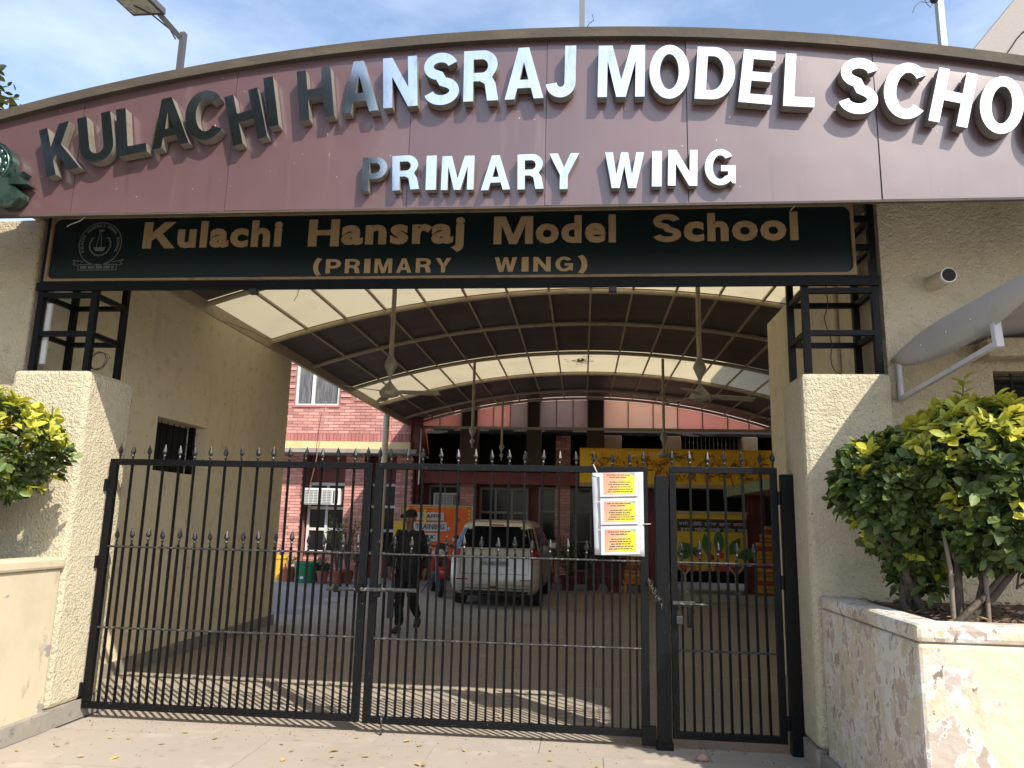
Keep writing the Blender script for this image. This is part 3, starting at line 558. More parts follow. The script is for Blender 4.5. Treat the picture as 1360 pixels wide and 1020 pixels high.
for s_, x0, x1, f0 in (("Kulachi", -3.67, -2.47, .235), ("Hansraj", -2.245, -.955, .20), ("Model", -.719, .248, .325), ("School", .538, 1.635, .195)):
    xm = x0 + (x1 - x0) * f0
    put(glyph(s_[0]), x0, xm, 3.768, 3.998, 5.556, .008).build('lettering', m_gold, bd)
    put(bftext(s_[1:], 0.042, 1.13), xm + .02, x1, 3.768 - (.062 if 'j' in s_ else 0), 4.0, 5.556, .008).build('lettering', m_gold, bd)
xx = -2.184
for word, wd in (("(PRIMARY", 1.13), ("WING)", .73)):
    n_ = len(word); x = xx if word[0] == '(' else .026 - wd; ws = {'(': .55, ')': .55, 'I': .4, 'M': 1.15, 'W': 1.3}
    tot = sum(ws.get(c_, 1) for c_ in word) + .28 * (n_ - 1)
    for c_ in word:
        ww = ws.get(c_, 1) / tot * wd
        zlo, zhi = (3.515, 3.668) if c_ in '()' else (3.535, 3.655)
        put(glyph(c_), x, x + ww, zlo, zhi, 5.556, .008).build('lettering', m_gold, bd); x += ww + .28 / tot * wd
# printed crest
cr = MB(); cx, cz = -4.05, 3.815
def ringm(mb, cx, cz, r0, r1, n=40, y=5.562):
    for k in range(n):
        a, c = 2 * pi * k / n, 2 * pi * (k + 1) / n
        mb.quad((cx + r1 * cos(a), y, cz + r1 * sin(a)), (cx + r0 * cos(a), y, cz + r0 * sin(a)), (cx + r0 * cos(c), y, cz + r0 * sin(c)), (cx + r1 * cos(c), y, cz + r1 * sin(c)))
ringm(cr, cx, cz, .184, .191)
for k in range(34):
    a = pi * 1.25 - (k / 33) * pi * 1.5
    if abs(a - pi / 2) > 1.02: 
        pass
    wx, wz = cx + .095 * cos(a - pi / 2 - pi / 2 + 0), cz - .012 + .095 * sin(a - pi)
for k in range(26):
    a = radians(140 + k * (400 - 140) / 25)
    px_, pz_ = cx + .092 * cos(a), cz - .01 + .092 * sin(a); t_ = a + pi / 2 + (.6 if k % 2 else -.6); u = Vector((cos(t_), 0, sin(t_))) * .018; v = Vector((-sin(t_), 0, cos(t_))) * .007; c0 = Vector((px_, 5.562, pz_))
    cr.add([c0 - u, c0 + v, c0 + u, c0 - v], [(0, 3, 2, 1)])
def line(mb, p, q, wd=.005, y=5.562):
    p = Vector((p[0], y, p[1])); q = Vector((q[0], y, q[1])); t = (q - p).normalized(); n_ = Vector((-t.z, 0, t.x)) * wd / 2
    mb.quad(p + n_, p - n_, q - n_, q + n_)
line(cr, (cx - .012, cz + .115), (cx - .03, cz - .03)); line(cr, (cx - .002, cz + .115), (cx + .012, cz - .03)); line(cr, (cx - .025, cz + .118), (cx + .025, cz + .118), .016)
cr.add([(cx - .055, 5.562, cz - .03), (cx + .055, 5.562, cz - .03), (cx + .035, 5.562, cz - .065), (cx - .035, 5.562, cz - .065)], [(0, 3, 2, 1)])
rz = 3.615
for p, q in (((cx - .17, rz + .018), (cx + .17, rz + .018)), ((cx - .17, rz - .03), (cx + .17, rz - .03)), ((cx - .17, rz + .018), (cx - .17, rz - .03)), ((cx + .17, rz + .018), (cx + .17, rz - .03)),
             ((cx - .17, rz + .01), (cx - .22, rz + .02)), ((cx - .22, rz + .02), (cx - .20, rz + .035)), ((cx - .20, rz + .035), (cx - .225, rz + .06)), ((cx - .225, rz + .06), (cx - .13, rz + .04)),
             ((cx + .17, rz + .01), (cx + .22, rz + .02)), ((cx + .22, rz + .02), (cx + .20, rz + .035)), ((cx + .20, rz + .035), (cx + .225, rz + .06)), ((cx + .225, rz + .06), (cx + .13, rz + .04))): line(cr, p, q)
for k in range(26):
    if k % 6 != 5: cr.add([(cx - .15 + k * .0115, 5.5622, rz - .018), (cx - .142 + k * .0115, 5.5622, rz - .018), (cx - .142 + k * .0115, 5.5622, rz + .006), (cx - .15 + k * .0115, 5.5622, rz + .006)], [(0, 1, 2, 3)])
cr.build('crest', m_crestp, bd)
ct = MB(); s_ = "KULACHI HANSRAJ MODEL SCHOOL"
for k, c_ in enumerate(s_):
    if c_ == ' ': continue
    a = radians(205 - k * (230 / (len(s_) - 1))); g = glyph(c_)
    up = Vector((cos(a), 0, sin(a))); rt = Vector((up.z, 0, -up.x)); W, H = (.02 if c_ != 'I' else .008), .026; B = Vector((cx, 5.5605, cz)) + up * .148 - rt * W / 2
    mat = Matrix.Identity(4)
    for r in range(3): mat[r][0] = rt[r] * W; mat[r][2] = up[r] * H; mat[r][1] = (0, .002, 0)[r]; mat[r][3] = B[r]
    g.xf(mat); ct.add(g.v, g.f)
o = ct.build('crest_lettering', m_crestp, bd); o['kind'] = 'stuff'
# loose cable coils and wires on the gantry
def wire(name, label, pts, r, mt, cat='wire', smooth=60):
    # catmull-rom through the points
    P = [Vector(p) for p in pts]; Q = []
    for i in range(len(P) - 1):
        p0 = P[max(0, i - 1)]; p1 = P[i]; p2 = P[i + 1]; p3 = P[min(len(P) - 1, i + 2)]
        for k in range(6):
            t = k / 6; Q.append(.5 * ((2 * p1) + (p2 - p0) * t + (2 * p0 - 5 * p1 + 4 * p2 - p3) * t * t + (3 * p1 - p0 - 3 * p2 + p3) * t ** 3))
    Q.append(P[-1])
    return tag(MB().tube(Q, r, 5).build(name, mt, None, smooth=smooth, origin=P[0]), label, cat)
def boardcord(pts): MB().tube(pts, .004, 5).build('torn_cord', m_wirewhite, bd, smooth=60)
cc = Vector((-4.07, 5.75, 2.83))
wire('wire_coil', 'small coil of dark wire lying on top of the left pier', [cc + Vector((.09 * cos(t) * (1 + .2 * sin(t * 1.7)), .03 * sin(t * .9), .075 * sin(t) + .02)) for t in [k * .55 for k in range(46)]], .0022, m_wire)
wire('hanging_wire', 'thin dark wire hanging through the right lattice tower', [(1.86, 5.7, 3.45), (1.87, 5.7, 3.3), (1.84, 5.7, 3.18), (1.88, 5.7, 3.0), (1.87, 5.7, 2.86), (1.9, 5.7, 2.77), (1.98, 5.7, 2.74)], .004, m_wire)
wire('hanging_wire', 'thin wire hanging from the canopy at upper left, against the bright roof sheet', [(-3.65, 8.9, 4.62), (-3.67, 8.9, 4.45), (-3.72, 8.9, 4.33)], .004, m_wire)
boardcord( [(-4.16, 5.52, 4.06), (-4.22, 5.51, 4.0), (-4.3, 5.51, 3.97), (-4.33, 5.51, 3.95)])
boardcord( [(1.62, 5.52, 4.07), (1.6, 5.51, 4.02), (1.57, 5.51, 3.99)])
tag(MB().box(-4.51, -4.47, 5.64, 5.66, 2.8, 3.32).build('tube_light', m_white, None, origin=(-4.49, 5.65, 2.8)), 'pale narrow strip light fixed to the left lattice leg', 'light')

# ================================================================== GATES
GY = 5.87
spear = MB()
spear.lathe((0, 0, 0), [(.0075, 0), (.0075, .04), (.013, .05), (.008, .06), (.021, .085), (.0165, .105), (.002, .148)], 6)
spear_me = spear.mesh('spearhead', m_spear, 30)
def bar_me(z0, z1): return MB().box(-.0085, .0085, -.0085, .0085, z0, z1).mesh('bar', m_blackbar)
long_me = bar_me(.12, 2.0); short_me = bar_me(.12, 1.345); 
def gate_leaf(name, label, x0, x1, longs, shorts, zt, yoff=0, stile=.06, ztop_sp=True, stile_sp=()):
    y = GY + yoff
    t = thing(name, label, 'gate', ((x0 + x1) / 2, y, 0), 'gate leaves')
    MB().box(x0, x1, y - .02, y + .02, zt - .05, zt).build('top_rail', m_black, t, bevel=.003)
    MB().box(x0, x1, y - .02, y + .02, .075, .125).build('bottom_rail', m_black, t, bevel=.003)
    for a in (x0, x1 - stile): MB().box(a, a + stile, y - .022, y + .022, .126, zt - .051).build('stile', m_black, t, bevel=.003)
    MB().tube([(x0 + stile, y - .014, 1.325), (x1 - stile, y - .014, 1.325)], .008, 8).build('rod', m_rod, t, smooth=60)
    MB().tube([(x0 + stile, y - .014, .69), (x1 - stile, y - .014, .69)], .008, 8).build('rod', m_rod, t, smooth=60)
    k = (zt - 2.0) 
    for x in longs:
        o = piece(long_me, 'bar', t, (x + rng.uniform(-.003, .003), y, 0), (rng.uniform(-.002, .002), rng.uniform(-.0022, .0022), rng.uniform(-.15, .15)))
        if ztop_sp: s_ = piece(spear_me, 'spearhead', t, (x, y, zt - .02)); s_.parent = o; s_.location = (0, 0, zt - .02 - rng.uniform(0, .012)); s_.rotation_euler = (rng.uniform(-.05, .05), rng.uniform(-.06, .06), rng.uniform(0, 3))
    for x in shorts:
        o = piece(short_me, 'bar', t, (x + rng.uniform(-.003, .003), y, rng.uniform(-.012, .012)), (rng.uniform(-.003, .003), rng.uniform(-.0035, .0035), rng.uniform(-.15, .15))); s_ = piece(spear_me, 'spearhead', t, (x, y, 1.33)); s_.parent = o; s_.location = (0, 0, 1.33); s_.rotation_euler = (rng.uniform(-.05, .05), rng.uniform(-.06, .06), rng.uniform(0, 3))
    for x in stile_sp: piece(spear_me, 'spearhead', t, (x, y, zt - .02))
    return t
lx = [-3.74, -3.605, -3.47, -3.337, -3.206, -3.069, -2.939, -2.803, -2.661, -2.533, -2.392, -2.259, -2.119, -1.98, -1.842]
gl = gate_leaf('gate_leaf', 'wide black barred gate leaf at the left, hinged on the left post', -3.93, -1.69, lx, [x - .066 for x in lx] + [-1.775], 2.04, .02, stile_sp=(-3.86, -1.735))
mxs = [-1.54, -1.406, -1.27, -1.125, -.99, -.851, -.718, -.585, -.453, -.316, -.185, -.049, .09, .226, .357]
gm = gate_leaf('gate_leaf', 'wide black barred middle gate leaf with white notices tied to it', -1.655, .50, mxs, [x - .067 for x in mxs[:]] + [.415], 2.04, stile_sp=(-1.63, .47))
pxs = [.82, .955, 1.09, 1.225, 1.36]
gw = gate_leaf('wicket_gate', 'narrow black pedestrian gate at the right with a padlocked bolt', .665, 1.475, pxs, [x - .067 for x in pxs], 2.05, stile=.05, stile_sp=(.69, 1.45))
# bolts
MB().tube([(-1.98, GY - .06, 1.055), (-1.27, GY - .07, 1.06)], .016, 10).build('bolt', m_rod, gl, smooth=60)
for x in (-1.90, -1.73): MB().box(x - .02, x + .02, GY - .08, GY - .003, 1.03, 1.085).build('bolt_keeper', m_black, gl, bevel=.003)
MB().box(-1.49, -1.44, GY - .085, GY - .055, .85, 1.06).build('hasp', m_black, gl, bevel=.008)
MB().box(-1.62, -1.56, GY - .06, GY - .023, 1.0, 1.1).build('bolt_keeper', m_black, gm, bevel=.004)
MB().tube([(-1.50, GY - .03, .0), (-1.50, GY - .03, .14)], .009, 8).build('drop_bolt', m_rod, gm)
MB().box(.44, .545, GY - .03, GY + .03, .02, .15).build('wheel_bracket', m_black, gm, bevel=.004)
MB().box(.67, .835, GY - .07, GY - .024, 1.02, 1.045).build('bolt_plate', m_rod, gw, bevel=.003)
MB().tube([(.68, GY - .05, 1.03), (.93, GY - .05, 1.022)], .010, 8).build('bolt', m_rod, gw, smooth=60)
MB().box(.775, .805, GY - .075, GY - .05, .86, 1.015).build('hasp', m_black, gw, bevel=.006)
pk = thing('padlock', 'small dark padlock hanging on the wicket gate bolt', 'padlock', (.72, GY - .05, .9))
MB().box(.695, .745, GY - .07, GY - .04, .88, .94).build('body', m_blackpl, pk, bevel=.006)
MB().tube([(.705, GY - .055, .94), (.705, GY - .055, .975), (.72, GY - .055, .99), (.735, GY - .055, .975), (.735, GY - .055, .94)], .004, 6).build('shackle', m_rod, pk, smooth=60)
ch = thing('chain', 'dark chain looped between the middle gate leaf and the slim post', 'chain', (.53, GY - .03, 1.1))
for k in range(9):
    a = k * .8; c0 = Vector((.50 + .012 * k, GY - .035 - .01 * (k % 2), 1.18 - .022 * k + .012 * sin(k * 2.1)))
    MB().tube([c0 + Vector((.016 * cos(q) * (1 if k % 2 else .5), .012 * cos(q) * (.5 if k % 2 else 1), .022 * sin(q))) for q in [i * pi / 5 for i in range(11)]], .005, 6).build('link', m_rod, ch, smooth=60)
# posts
for nm, lab, x0, x1, zt, yy in (('gate_post', 'black steel gate post against the left pier', -4.035, -3.955, 2.02, GY + .02), ('gate_post', 'black steel post between the middle leaf and the wicket gate', .555, .655, 1.975, GY), ('gate_post', 'black steel gate post against the right pier', 1.50, 1.588, 2.0, GY)):
    t = thing(nm, lab, 'post', ((x0 + x1) / 2, yy, 0), 'gate posts')
    MB().box(x0, x1, yy - .04, yy + .04, 0, zt).build('shaft', m_black, t, bevel=.004)
    if x0 != .555:
        for z in (.22, 1.2, 1.82):
            xa = x1 if x0 < 0 else x0 - .03
            MB().tube([(xa + .012, yy - .03, z - .05), (xa + .012, yy - .03, z + .05)], .014, 8).build('hinge', m_black, t, smooth=60)
    else:
        MB().box(x0 - .01, x1 + .01, yy - .05, yy + .05, 0, .05).build('foot', m_black, t)

# notices
nb = thing('notice_sheet', 'plastic sleeve with three printed coloured notices tied to the gate', 'notice', (.28, GY - .04, 1.36))
def P3(px): return unproj(px, GY - .035)
A, B_, C_, D_ = P3((786, 628)), P3((854, 627)), P3((856, 739)), P3((790, 737))
nn = 10; sv = []; sf = []
for j in range(nn + 1):
    for i in range(nn + 1):
        p = A.lerp(B_, i / nn).lerp(D_.lerp(C_, i / nn), j / nn); p.y += .006 * sin(i * 1.1) + .004 * sin(j * 1.9 + i * .4); sv.append(p)
for j in range(nn):
    for i in range(nn): a = j * (nn + 1) + i; sf.append((a, a + nn + 1, a + nn + 2, a + 1))
so = MB().add(sv, sf).build('sleeve', m_plastic, nb, smooth=60); sm = so.modifiers.new('thick', 'SOLIDIFY'); sm.thickness = .003
for pg, (q0, q1, q2, q3) in enumerate((((796, 628), (848, 628), (848, 659), (797, 660)), ((797, 662), (848.5, 661), (849, 696), (798, 697)), ((798, 699), (849, 698), (850.5, 736), (798.5, 737)))):
    Q = [unproj(q, GY - .052) for q in (q0, q1, q2, q3)]
    po = MB().add([Q[3], Q[2], Q[1], Q[0]] + [p + Vector((0, .002, 0)) for p in (Q[3], Q[2], Q[1], Q[0])], [(0, 1, 2, 3), (7, 6, 5, 4), (0, 4, 5, 1), (1, 5, 6, 2), (2, 6, 7, 3), (3, 7, 4, 0)]).build('page', m_paper, nb)
    def W2(u, v, dy): 
        p = Q[0].lerp(Q[1], u).lerp(Q[3].lerp(Q[2], u), v); return p + Vector((0, dy, 0))
    t0 = 0.0 if pg == 0 else .12
    NU, NV = 12, 10
    pm = bpy.data.meshes.new('print'); vs = []; fs = []; cols = []
    for j in range(NV + 1):
        for i in range(NU + 1): vs.append(W2(.10 + .80 * i / NU, t0 + (.90 - t0) * j / NV, -.0012) - ROOTLOC[nb.name])
    for j in range(NV):
        for i in range(NU): a = j * (NU + 1) + i; fs.append((a, a + NU + 1, a + NU + 2, a + 1))
    pm.from_pydata(vs, [], fs); ca = pm.color_attributes.new('ink', 'FLOAT_COLOR', 'POINT')
    cA, cB, cD, cE = (.60, .22, .21), (.60, .38, .16), (.66, .54, .03), (.10, .34, .36)
    for j in range(NV + 1):
        for i in range(NU + 1):
            u, v = i / NU, j / NV; d = u * .8 + v * .35
            c0 = [x + (y - x) * min(1, d / .55) for x, y in zip(cA, cB)] if d < .55 else [x + (y - x) * min(1, (d - .55) / .2) for x, y in zip(cB, cD)]
            k = max(0, min(1, (u - v * 1.6 - .62) / .3)); c0 = [x + (y - x) * k for x, y in zip(c0, cE)]
            ca.data[j * (NU + 1) + i].color = (*c0, 1)
    if 'printm' not in globals():
        printm = bpy.data.materials.new('gradient_print'); printm.use_nodes = True; n_ = printm.node_tree
        at = n_.nodes.new('ShaderNodeVertexColor'); at.layer_name = 'ink'; n_.links.new(at.outputs[0], n_.nodes['Principled BSDF'].inputs['Base Color']); n_.nodes['Principled BSDF'].inputs['Roughness'].default_value = .5
    pm.materials.append(printm); oo = bpy.data.objects.new('print', pm); C.objects.link(oo); oo.parent = po; ROOTLOC[oo.name] = ROOTLOC[nb.name]
    tx = MB(); rows = [(.10, .2), (.2, .3), None, (.2, .2), (.15, .2), (.2, .2), (.15, .12), (.12, .14)]
    for r_, rr in enumerate(rows):
        if rr is None: continue
        u = .1 + rr[0] * .8; v = t0 + .05 + (.80 - t0) * (r_ + .4) / len(rows)
        while u < .9 - rr[1] * .8:
            l = rng.choice((.03, .05, .07, .1)); l = min(l, .9 - u)
            a = 0
            while a < l:
                hh = rng.uniform(.026, .042); tx.add([W2(u + a, v + .02, -.002), W2(u + a + .0128, v + .02, -.002), W2(u + a + .0128, v + .02 - hh, -.002), W2(u + a, v + .02 - hh, -.002)], [(0, 1, 2, 3)]); a += .0145
            u += l + .02
    o = tx.build('print_lines', m_ink, po); o['kind'] = 'stuff'
wire('notice_tie', 'white string tying the notices to the top rail', [P3((794, 630)) + Vector((0, -.01, 0)), P3((791, 624)) + Vector((0, -.03, 0)), P3((788, 617)) + Vector((0, -.01, .0))], .004, m_wirewhite, 'string')
wire('notice_tie', 'white string tying the notices to the right stile of the gate', [P3((853, 696)), P3((858, 696)) + Vector((0, -.02, 0)), P3((864, 696))], .003, m_wirewhite, 'string')

# ================================================================== CANOPY
cn = thing('canopy', 'long barrel-vaulted canopy of milky and brown sheets over the driveway', 'canopy', (.1, 12.5, 0))
CX, CH, ZE, RISE = .1, 4.78, 4.15, .77
RAD = (CH ** 2 + RISE ** 2) / (2 * RISE); CZc = ZE + RISE - RAD
ANG = math.asin(CH / RAD)
def cpt(u, dz=0.0): a = -ANG + 2 * ANG * u; return (CX + (RAD + dz) * sin(a), CZc + (RAD + dz) * cos(a))
NPn = 16
ribY = [5.17, 6.9, 8.47, 10.42, 12.2, 14.4, 16.5, 18.7, 19.9]
lightbay = {3, 6}     # bay index by its start rib: 8.47-10.42 and 14.4-16.5
for bi in range(len(ribY) - 1):
    mt = m_pvclight if bi in (2, 5) else m_pvcdark
    for k in range(NPn):
        u0, u1 = k / NPn + .0002, (k + 1) / NPn - .0002
        a0, a1, am = cpt(u0, .05), cpt(u1, .05), cpt((u0 + u1) / 2, .05); b0, b1, bm = cpt(u0, .056), cpt(u1, .056), cpt((u0 + u1) / 2, .056)
        MB().prism([a0, am, a1, b1, bm, b0], ribY[bi] + .0015, ribY[bi + 1] - .0015).build('roof_sheet', mt, cn)
for y in ribY:
    path = [(cpt(i / 28)[0], y, cpt(i / 28)[1]) for i in range(29)]
    MB().tube(path, .038, 8).build('rib', m_rib, cn, smooth=60)
    path = [(cpt(i / 28, .035)[0], y, cpt(i / 28, .035)[1]) for i in range(29)]
    pb = MB()
    for i in range(28): pb.bar((path[i][0], y + .09, path[i][2]), (path[i + 1][0], y + .09, path[i + 1][2]), .025, .02)
    pb.build('sheet_batten', m_rib, cn)
for k in range(1, NPn):
    for bi in range(len(ribY) - 1):
        x, z = cpt(k / NPn, .028); a = -ANG + 2 * ANG * k / NPn
        q = MB().box(-.016, .016, ribY[bi] + .04, ribY[bi + 1] - .04, -.018, .018).xf(Matrix.Translation((x, 0, z)) @ Matrix.Rotation(a, 4, 'Y'))
        q.build('purlin', m_rib, cn)
MB().box(-4.71, -4.65, 5.16, 20.0, 4.06, 4.21).build('eaves_beam', m_rib, cn)
MB().box(4.86, 4.92, 5.16, 20.0, 4.06, 4.21).build('eaves_beam', m_rib, cn)
MB().box(-4.66, 4.86, 19.86, 19.92, 4.05, 4.12).build('tie_beam', m_rib, cn)
for y in (17.3, 12.0):
    MB().tube([(4.89, y, 0), (4.89, y, 4.06)], .06, 12).build('column', m_rib, cn, smooth=60)
pc = MB().tube([(-4.70, 17.3, 0), (-4.70, 17.3, 4.06)], .075, 14).build('column', M('cream_column', (0.58, 0.52, 0.40), .55, var=[(9, (0.45, 0.38, 0.27), .55, .7), (5, (0.10, 0.08, 0.06), .66, .69, 8)]), cn, smooth=60)
db = MB()  # dark bits below the sheet stand in for silhouettes of litter on top
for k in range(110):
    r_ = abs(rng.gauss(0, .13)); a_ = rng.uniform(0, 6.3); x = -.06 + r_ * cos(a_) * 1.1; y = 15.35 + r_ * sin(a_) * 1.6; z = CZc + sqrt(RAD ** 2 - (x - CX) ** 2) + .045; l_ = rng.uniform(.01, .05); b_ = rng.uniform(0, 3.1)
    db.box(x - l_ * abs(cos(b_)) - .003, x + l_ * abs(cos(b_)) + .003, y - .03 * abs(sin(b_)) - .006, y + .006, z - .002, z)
o = db.build('litter_silhouette', m_litter, cn); o['kind'] = 'stuff'
# gable of frosted panes with mullions
gx = [-4.55, -3.9, -3.30, -2.87, -2.43, -1.97, -1.5, -1.16, -.72, -.27, .12, .55, 1.2, 1.86, 2.5, 3.15, 3.8, 4.35, 4.78]
pm_ = {0: m_pane_pink, 1: m_pane_pink, 3: m_pane_pink, 4: m_pane_pink, 5: m_pane_grey, 7: m_pane_grey, 8: m_pane_grey, 9: m_pane_grey}
for i in range(len(gx) - 1):
    if i in (2, 6, 10): continue     # brick piers show between the panes here
    a, c = gx[i] + .012, gx[i + 1] - .012
    za = lambda x: CZc + sqrt(max(0, RAD ** 2 - (x - CX) ** 2)) - .05
    mt = pm_.get(i, m_pane_cream if i in (11, 12, 13) else m_pane_pink)
    if za(a) < 4.13 and za(c) < 4.13: continue
    MB().prism([(a, 4.12), (c, 4.12), (c, max(4.125, za(c))), (a, max(4.125, za(a)))], 19.885, 19.897).build('gable_pane', mt, cn)
for x in gx[1:-1]: MB().box(x - .012, x + .012, 19.87, 19.905, 4.12, CZc + sqrt(RAD ** 2 - (x - CX) ** 2) - .02).build('mullion', m_rib, cn)

# ceiling fans
def fan(label, x, y, ztop, zm, rot, bare=False):
    if bare:
        t = thing('fan_rod', label, 'fan rod', (x, y, zm), 'bare fan rods under the canopy')
        MB().tube([(x, y, ztop), (x, y, zm + .30)], .028, 10).build('down_tube', m_rib, t, smooth=60)
        MB().lathe((x, y, zm + .10), [(.015, 0), (.02, .03), (.07, .13), (.065, .16), (.035, .2), (.03, .22)], 12).build('cup', m_fan, t, smooth=50)
        MB().lathe((x, y, zm - .10), [(.012, 0), (.014, .06), (.05, .12), (.045, .15), (.016, .19), (.014, .21)], 10).build('hanger', m_fan, t, smooth=50); return
    t = thing('ceiling_fan', label, 'ceiling fan', (x, y, zm), 'ceiling fans under the canopy')
    MB().tube([(x, y, ztop), (x, y, zm + .42)], .028, 10).build('down_tube', m_rib, t, smooth=60)
    MB().lathe((x, y, zm + .16), [(.015, 0), (.02, .03), (.075, .16), (.07, .19), (.035, .27), (.03, .28)], 12).build('cup', m_fan, t, smooth=50)
    MB().tube([(x, y, zm + .06), (x, y, zm + .18)], .012, 8).build('rod', m_fan, t, smooth=60)
    MB().lathe((x, y, zm - .06), [(.05, 0), (.11, .02), (.12, .06), (.09, .10), (.03, .17), (.015, .19)], 16).build('motor', m_fan, t, smooth=50)
    for k in range(3):
        q = MB(); nseg = 6; vs = []
        for i in range(nseg + 1):
            r_ = .10 + .52 * i / nseg; hw = .05 + .025 * i / nseg if i > 0 else .025
            if i == nseg: hw *= .8
            for s_ in (-1, 1):
                for dz in (-.004, .004): vs.append((r_, s_ * hw, dz - .012 * s_ - .02 * i / nseg))
        fs = []
        for i in range(nseg):
            a = i * 4; b2 = a + 4; fs += [(a, b2, b2 + 2, a + 2), (a + 1, a + 3, b2 + 3, b2 + 1), (a, a + 1, b2 + 1, b2), (a + 2, b2 + 2, b2 + 3, a + 3)]
        fs += [(0, 2, 3, 1), (nseg * 4, nseg * 4 + 1, nseg * 4 + 3, nseg * 4 + 2)]
        q.add(vs, fs).xf(Matrix.Translation((x, y, zm)) @ Matrix.Rotation(rot + k * 2 * pi / 3, 4, 'Z')).build('blade', m_fan, t)
for lab, px, y, ztop, pym, rot in (("nearest ceiling fan, at left under the milky sheets", (517, 521), 8.47, 4.72, 521, radians(-6)), ("ceiling fan at right, close to the right side wall", (930, 526), 8.47, 4.8, 526, radians(8)),
     ("bare fan rod hanging above the car, left of centre", (627, 588), 14.4, 4.75, 588, radians(60)), ("far ceiling fan hanging before the yellow relief panel", (882, 604), 14.4, 4.8, 604, radians(165)), ("farthest bare fan rod, on a long thin tube near the centre", (666, 606), 18.7, 4.7, 606, radians(90))):
    p = unproj(px, y); fan(lab, p.x, y, ztop, p.z, rot, 'bare' in lab)

# ================================================================== SCHOOL BUILDING
sb = thing('school_building', 'two-storey pink and maroon brick school building behind the canopy', 'building', (-2, 20.5, 0))
YW = 19.4
bricks = []
# upper wall of the left wing
holes_u = [(-7.86, -6.62, 4.59, 6.0), (-6.14, -4.95, 4.76, 6.0)]
cutboxes(-9.6, -4.58, 3.62, 8.2, holes_u, YW + .02, YW + .35, MB()).build('wall', m_mortar, sb)
MB().box(-4.58, -4.36, YW + .06, 21.1, 3.62, 8.2).build('wall', m_maroon, sb)
MB().box(-4.57, -4.36, YW + .10, 21.1, 3.42, 3.615).build('wall', m_maroon, sb)
MB().tube([(-4.33, 19.5, 2.5), (-4.33, 19.5, 4.0)], .02, 8).build('rain_pipe', m_whitef, sb)
bl, bh = .29, .083
row = 0; z = 3.83
while z < 6.3:
    x = -8.6 + (bl / 2 if row % 2 else 0)
    while x < -4.6:
        x1 = min(x + bl - .012, -4.585)
        if not any(h[0] - .01 < x1 and x < h[1] + .01 and h[2] - .05 < z + .04 and z < h[3] for h in holes_u): bricks.append((x, x1, YW, z, z + bh - .012, m_brick, (z < 5.4)))
        x += bl
    z += bh; row += 1
x = -8.6
while x < -4.66: bricks.append((x, x + .088, YW, 3.625, 3.822, m_soldier, True)); x += .1
MB().box(-9.6, -4.58, YW - .02, YW + .3, 3.42, 3.615).build('band', m_band, sb)
MB().box(-9.6, -4.40, YW - .05, 21.0, 3.31, 3.415).build('floor_slab', m_slabgrey, sb)
for (x0, x1, z0, z1) in holes_u:
    f = thing_part = MB()
    f.box(x0, x0 + .06, YW + .05, YW + .13, z0, z1).box(x1 - .06, x1, YW + .05, YW + .13, z0, z1).box(x0 + .06, x1 - .06, YW + .05, YW + .13, z0, z0 + .05).box((x0 + x1) / 2 - .17, (x0 + x1) / 2 - .09, YW + .05, YW + .13, z0 + .05, z1)
    fo = f.build('window', m_whitef, sb); MB().box(x0 + .055, x1 - .055, YW + .10, YW + .11, z0 + .04, z1).build('pane', m_glasscurt, fo)
    MB().box(x0 - .04, x1 + .04, YW - .03, YW + .05, z0 - .05, z0).build('sill', m_soldier, fo)
# ground floor of the left wing: pillars, windows
YP2 = 20.0
for (x0, x1) in ((-8.45, -7.72), (-6.50, -5.98), (-5.08, -4.62)):
    MB().box(x0 + .015, x1 - .015, YP2 + .015, 20.9, 0, 3.31).build('pillar', m_mortar, sb)
    z = .02; row = 0
    while z < 3.28:
        x = x0 - (bl / 2 if row % 2 else 0)
        while x < x1:
            a, c = max(x, x0), min(x + bl - .012, x1)
            if c - a > .05: bricks.append((a, c, YP2, z, z + bh - .012, m_brick, True))
            x += bl
        z += bh; row += 1
def window(x0, x1, z0, z1, y, nx, nz, mt=m_whitef, depth=.06, fw=.05, zb=None, pane=m_glass):
    f = MB(); f.box(x0, x0 + fw, y, y + depth, z0, z1).box(x1 - fw, x1, y, y + depth, z0, z1).box(x0 + fw, x1 - fw, y, y + depth, z0, z0 + fw).box(x0 + fw, x1 - fw, y, y + depth, z1 - fw, z1)
    for i in range(1, nx): xm = x0 + (x1 - x0) * i / nx; f.box(xm - fw / 2, xm + fw / 2, y + .002, y + depth - .002, z0 + fw, z1 - fw)
    for zz in (zb or [z0 + (z1 - z0) * j / nz for j in range(1, nz)]): f.box(x0 + fw, x1 - fw, y + .004, y + depth - .004, zz - fw / 2, zz + fw / 2)
    o = f.build('window', mt, sb); MB().box(x0 + .02, x1 - .02, y + depth * .6, y + depth * .6 + .008, z0 + .02, z1 - .02).build('pane', pane, o); return o
window(-7.66, -6.56, .62, 2.55, 20.42, 2, 2, zb=[1.85, 1.27], fw=.075)
window(-5.92, -5.12, .62, 2.55, 20.42, 2, 2, zb=[1.92, 1.27], fw=.07)
cutboxes(-9.6, -4.6, 0, 3.31, [(-7.66, -6.56, .62, 2.55), (-5.92, -5.12, .62, 2.55)], 20.50, 20.62, MB()).build('wall', m_brickj if False else m_maroon, sb)
z = .02; row = 0
while z < .6:
    x = -7.7 - (bl / 2 if row % 2 else 0)
    while x < -6.5:
        a, c = max(x, -7.71), min(x + bl - .012, -6.505)
        if c - a > .05: bricks.append((a, c, 20.485, z, z + bh - .012, m_brick, True))
        x += bl
    z += bh; row += 1
